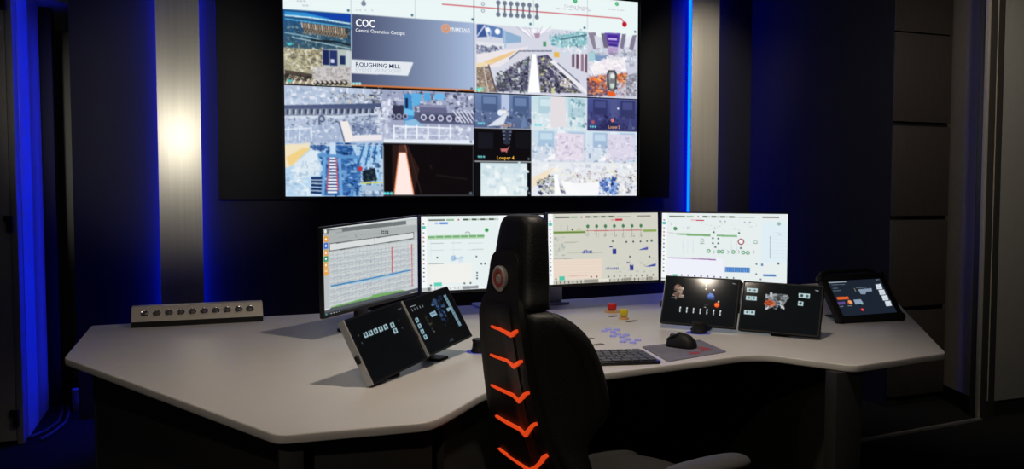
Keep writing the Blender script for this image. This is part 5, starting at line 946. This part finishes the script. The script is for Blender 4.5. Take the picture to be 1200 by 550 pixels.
# seat, bolsters, base
def superell(cx, cy, z, a_, b_, n=20, p=3.2):
    out = []
    for k in range(n):
        c, s = math.cos(2*math.pi*k/n), math.sin(2*math.pi*k/n)
        out.append((cx+a_*abs(c)**(2/p)*(1 if c > 0 else -1), cy+b_*abs(s)**(2/p)*(1 if s > 0 else -1), z))
    return out
obj('seat', loft([superell(0, .36, z, a_, b_) for z, a_, b_ in ((.42, .17, .22), (.43, .20, .25), (.48, .215, .27), (.515, .205, .26), (.532, .17, .22))]), M['fabric'], CH, sub=2)
for s in (-1, 1):
    secs = []
    for yy, hh, ww in ((.14, .02, .02), (.16, .040, .034), (.28, .052, .040), (.42, .055, .042), (.54, .052, .040), (.615, .04, .034), (.635, .018, .02)):
        secs.append([(s*(.225+ww*math.cos(k*math.pi/6)), yy, .468+hh*math.sin(k*math.pi/6)) for k in range(12)])
    obj('seat_bolster', loft(secs), M['fabric'], CH, sub=2)
for s in (-1, 1):
    secs = []
    for yy, ww, hh in ((.285, .014, .008), (.295, .034, .016), (.33, .046, .020), (.42, .049, .022), (.50, .047, .021), (.54, .036, .016), (.552, .014, .007)):
        secs.append([(s*.29+ww*math.cos(k*math.pi/7), yy, .630+hh*math.sin(k*math.pi/7)) for k in range(14)])
    a_ = obj('armrest', loft(secs), M['armpad'], CH, sub=2); a_['label'] = 'dark grey armrest pad'
    obj('armrest_post', b2(s*.29-.018, s*.29+.018, .37, .43, .40, .62, .008, 3, bm=b2(min(s*.15, s*.305), max(s*.15, s*.305), .375, .425, .392, .418, .006)), M['blackmat'], CH)
for s in (-1, 1): obj('back_hinge', b2(s*.175-.015, s*.175+.015, .10, .26, .36, .56, .012, 3), M['blackmat'], CH)
obj('seat_pan', b2(-.19, .19, .12, .58, .385, .425, .012), M['blackmat'], CH)
obj('gas_column', lathe([(0, .11), (.03, .11), (.03, .25), (.019, .252), (.019, .385), (.05, .386), (.05, .39), (0, .39)], 24, mx=Matrix.Translation((0, .34, 0))), M['black'], CH)
bs = lathe([(0, .085), (.045, .085), (.05, .10), (.045, .125), (0, .128)], 24, mx=Matrix.Translation((0, .34, 0)))
ends = []
for k in range(5):
    a_ = 2*math.pi*k/5+.3; d = Vector((math.cos(a_), math.sin(a_), 0)); c = Vector((0, .34, .105))
    tube([c+d*.03, c+d*.16+Vector((0, 0, -.008)), c+d*.30+Vector((0, 0, -.026))], [.026, .021, .016], 10, bm=bs); ends.append(c+d*.29)
obj('star_base', bs, M['black'], CH)
for p in ends:
    mx = Matrix.Translation((p.x, p.y, .030)) @ Matrix.Rotation(rad(90), 4, 'Y')
    cb = lathe([(0, -.028), (.026, -.028), (.030, -.022), (.030, -.006), (.022, -.005), (.022, .005), (.030, .006), (.030, .022), (.026, .028), (0, .028)], 24, mx=mx)
    lathe([(0, .03), (.007, .03), (.007, .075), (0, .075)], 12, bm=cb, mx=Matrix.Translation((p.x, p.y, 0)))
    obj('caster', cb, M['rubber'], CH)

# ------------------------------------------------------------------ small things on the floor at left
tag(obj('floor_cable', tube([(-.90, 5.02, .012), (-.86, 5.05, .010), (-.80, 5.16, .010), (-.765, 5.34, .010), (-.775, 5.55, .010), (-.80, 5.75, .012)], .008, 8), M['cable']), 'grey cable looping along the floor beside the blue-lit wall, nearer the door', 'cable')
tag(obj('floor_cable', tube([(-.80, 4.98, .012), (-.76, 5.10, .010), (-.725, 5.30, .010), (-.735, 5.52, .010), (-.765, 5.72, .012)], .008, 8), M['cable']), 'grey cable on the floor beside the blue-lit wall, farther from the door', 'cable')
t = thing('socket_box', 'small grey box on the floor in the dark passage at far left', 'box', (-.70, 5.62, 0))
obj('body', b2(-.025, .025, -.03, .03, 0, .12, .005), M['greybox'], t)
obj('lid', b2(-.028, .028, -.033, .033, .12, .132, .004), M['greybox'], t)

# ------------------------------------------------------------------ camera and world
cam = bpy.data.cameras.new('camera'); co = bpy.data.objects.new('camera', cam); COL.objects.link(co)
cam.sensor_width = 36; cam.lens = 988.5/1200*36; cam.clip_start = .05
co.location = (0, 0, 1.32)
co.matrix_world = Matrix.Translation((0, 0, 1.32)) @ Matrix.Rotation(-.3565, 4, 'Z') @ Matrix.Rotation(math.pi/2-.0515, 4, 'X')
SC.camera = co
wd = bpy.data.worlds.new('world'); SC.world = wd; wd.use_nodes = True
wd.node_tree.nodes['Background'].inputs[0].default_value = (.9, .92, 1., 1); wd.node_tree.nodes['Background'].inputs[1].default_value = .012
SC.view_settings.view_transform = 'Standard'; SC.view_settings.look = 'None'
SC.view_settings.exposure = 0; SC.view_settings.gamma = 1; SC.view_settings.use_curve_mapping = False
for nm, gp in (('computer_monitor', 'monitors along the back of the desk'), ('touch_panel', 'black touch panels on the desk'), ('video_wall_display', 'displays of the video wall'), ('led_strip', 'blue led strips on the walls'),
               ('metal_wall_panel', 'metal strip panels on the dark wall'), ('control_dial', 'round dials on the desk'), ('floor_cable', 'cables on the floor at left'), ('ceiling_downlight', 'ceiling downlights')):
    for o in list(bpy.data.objects):
        if o.name.split('.')[0] == nm and o.parent is None: o['group'] = gp
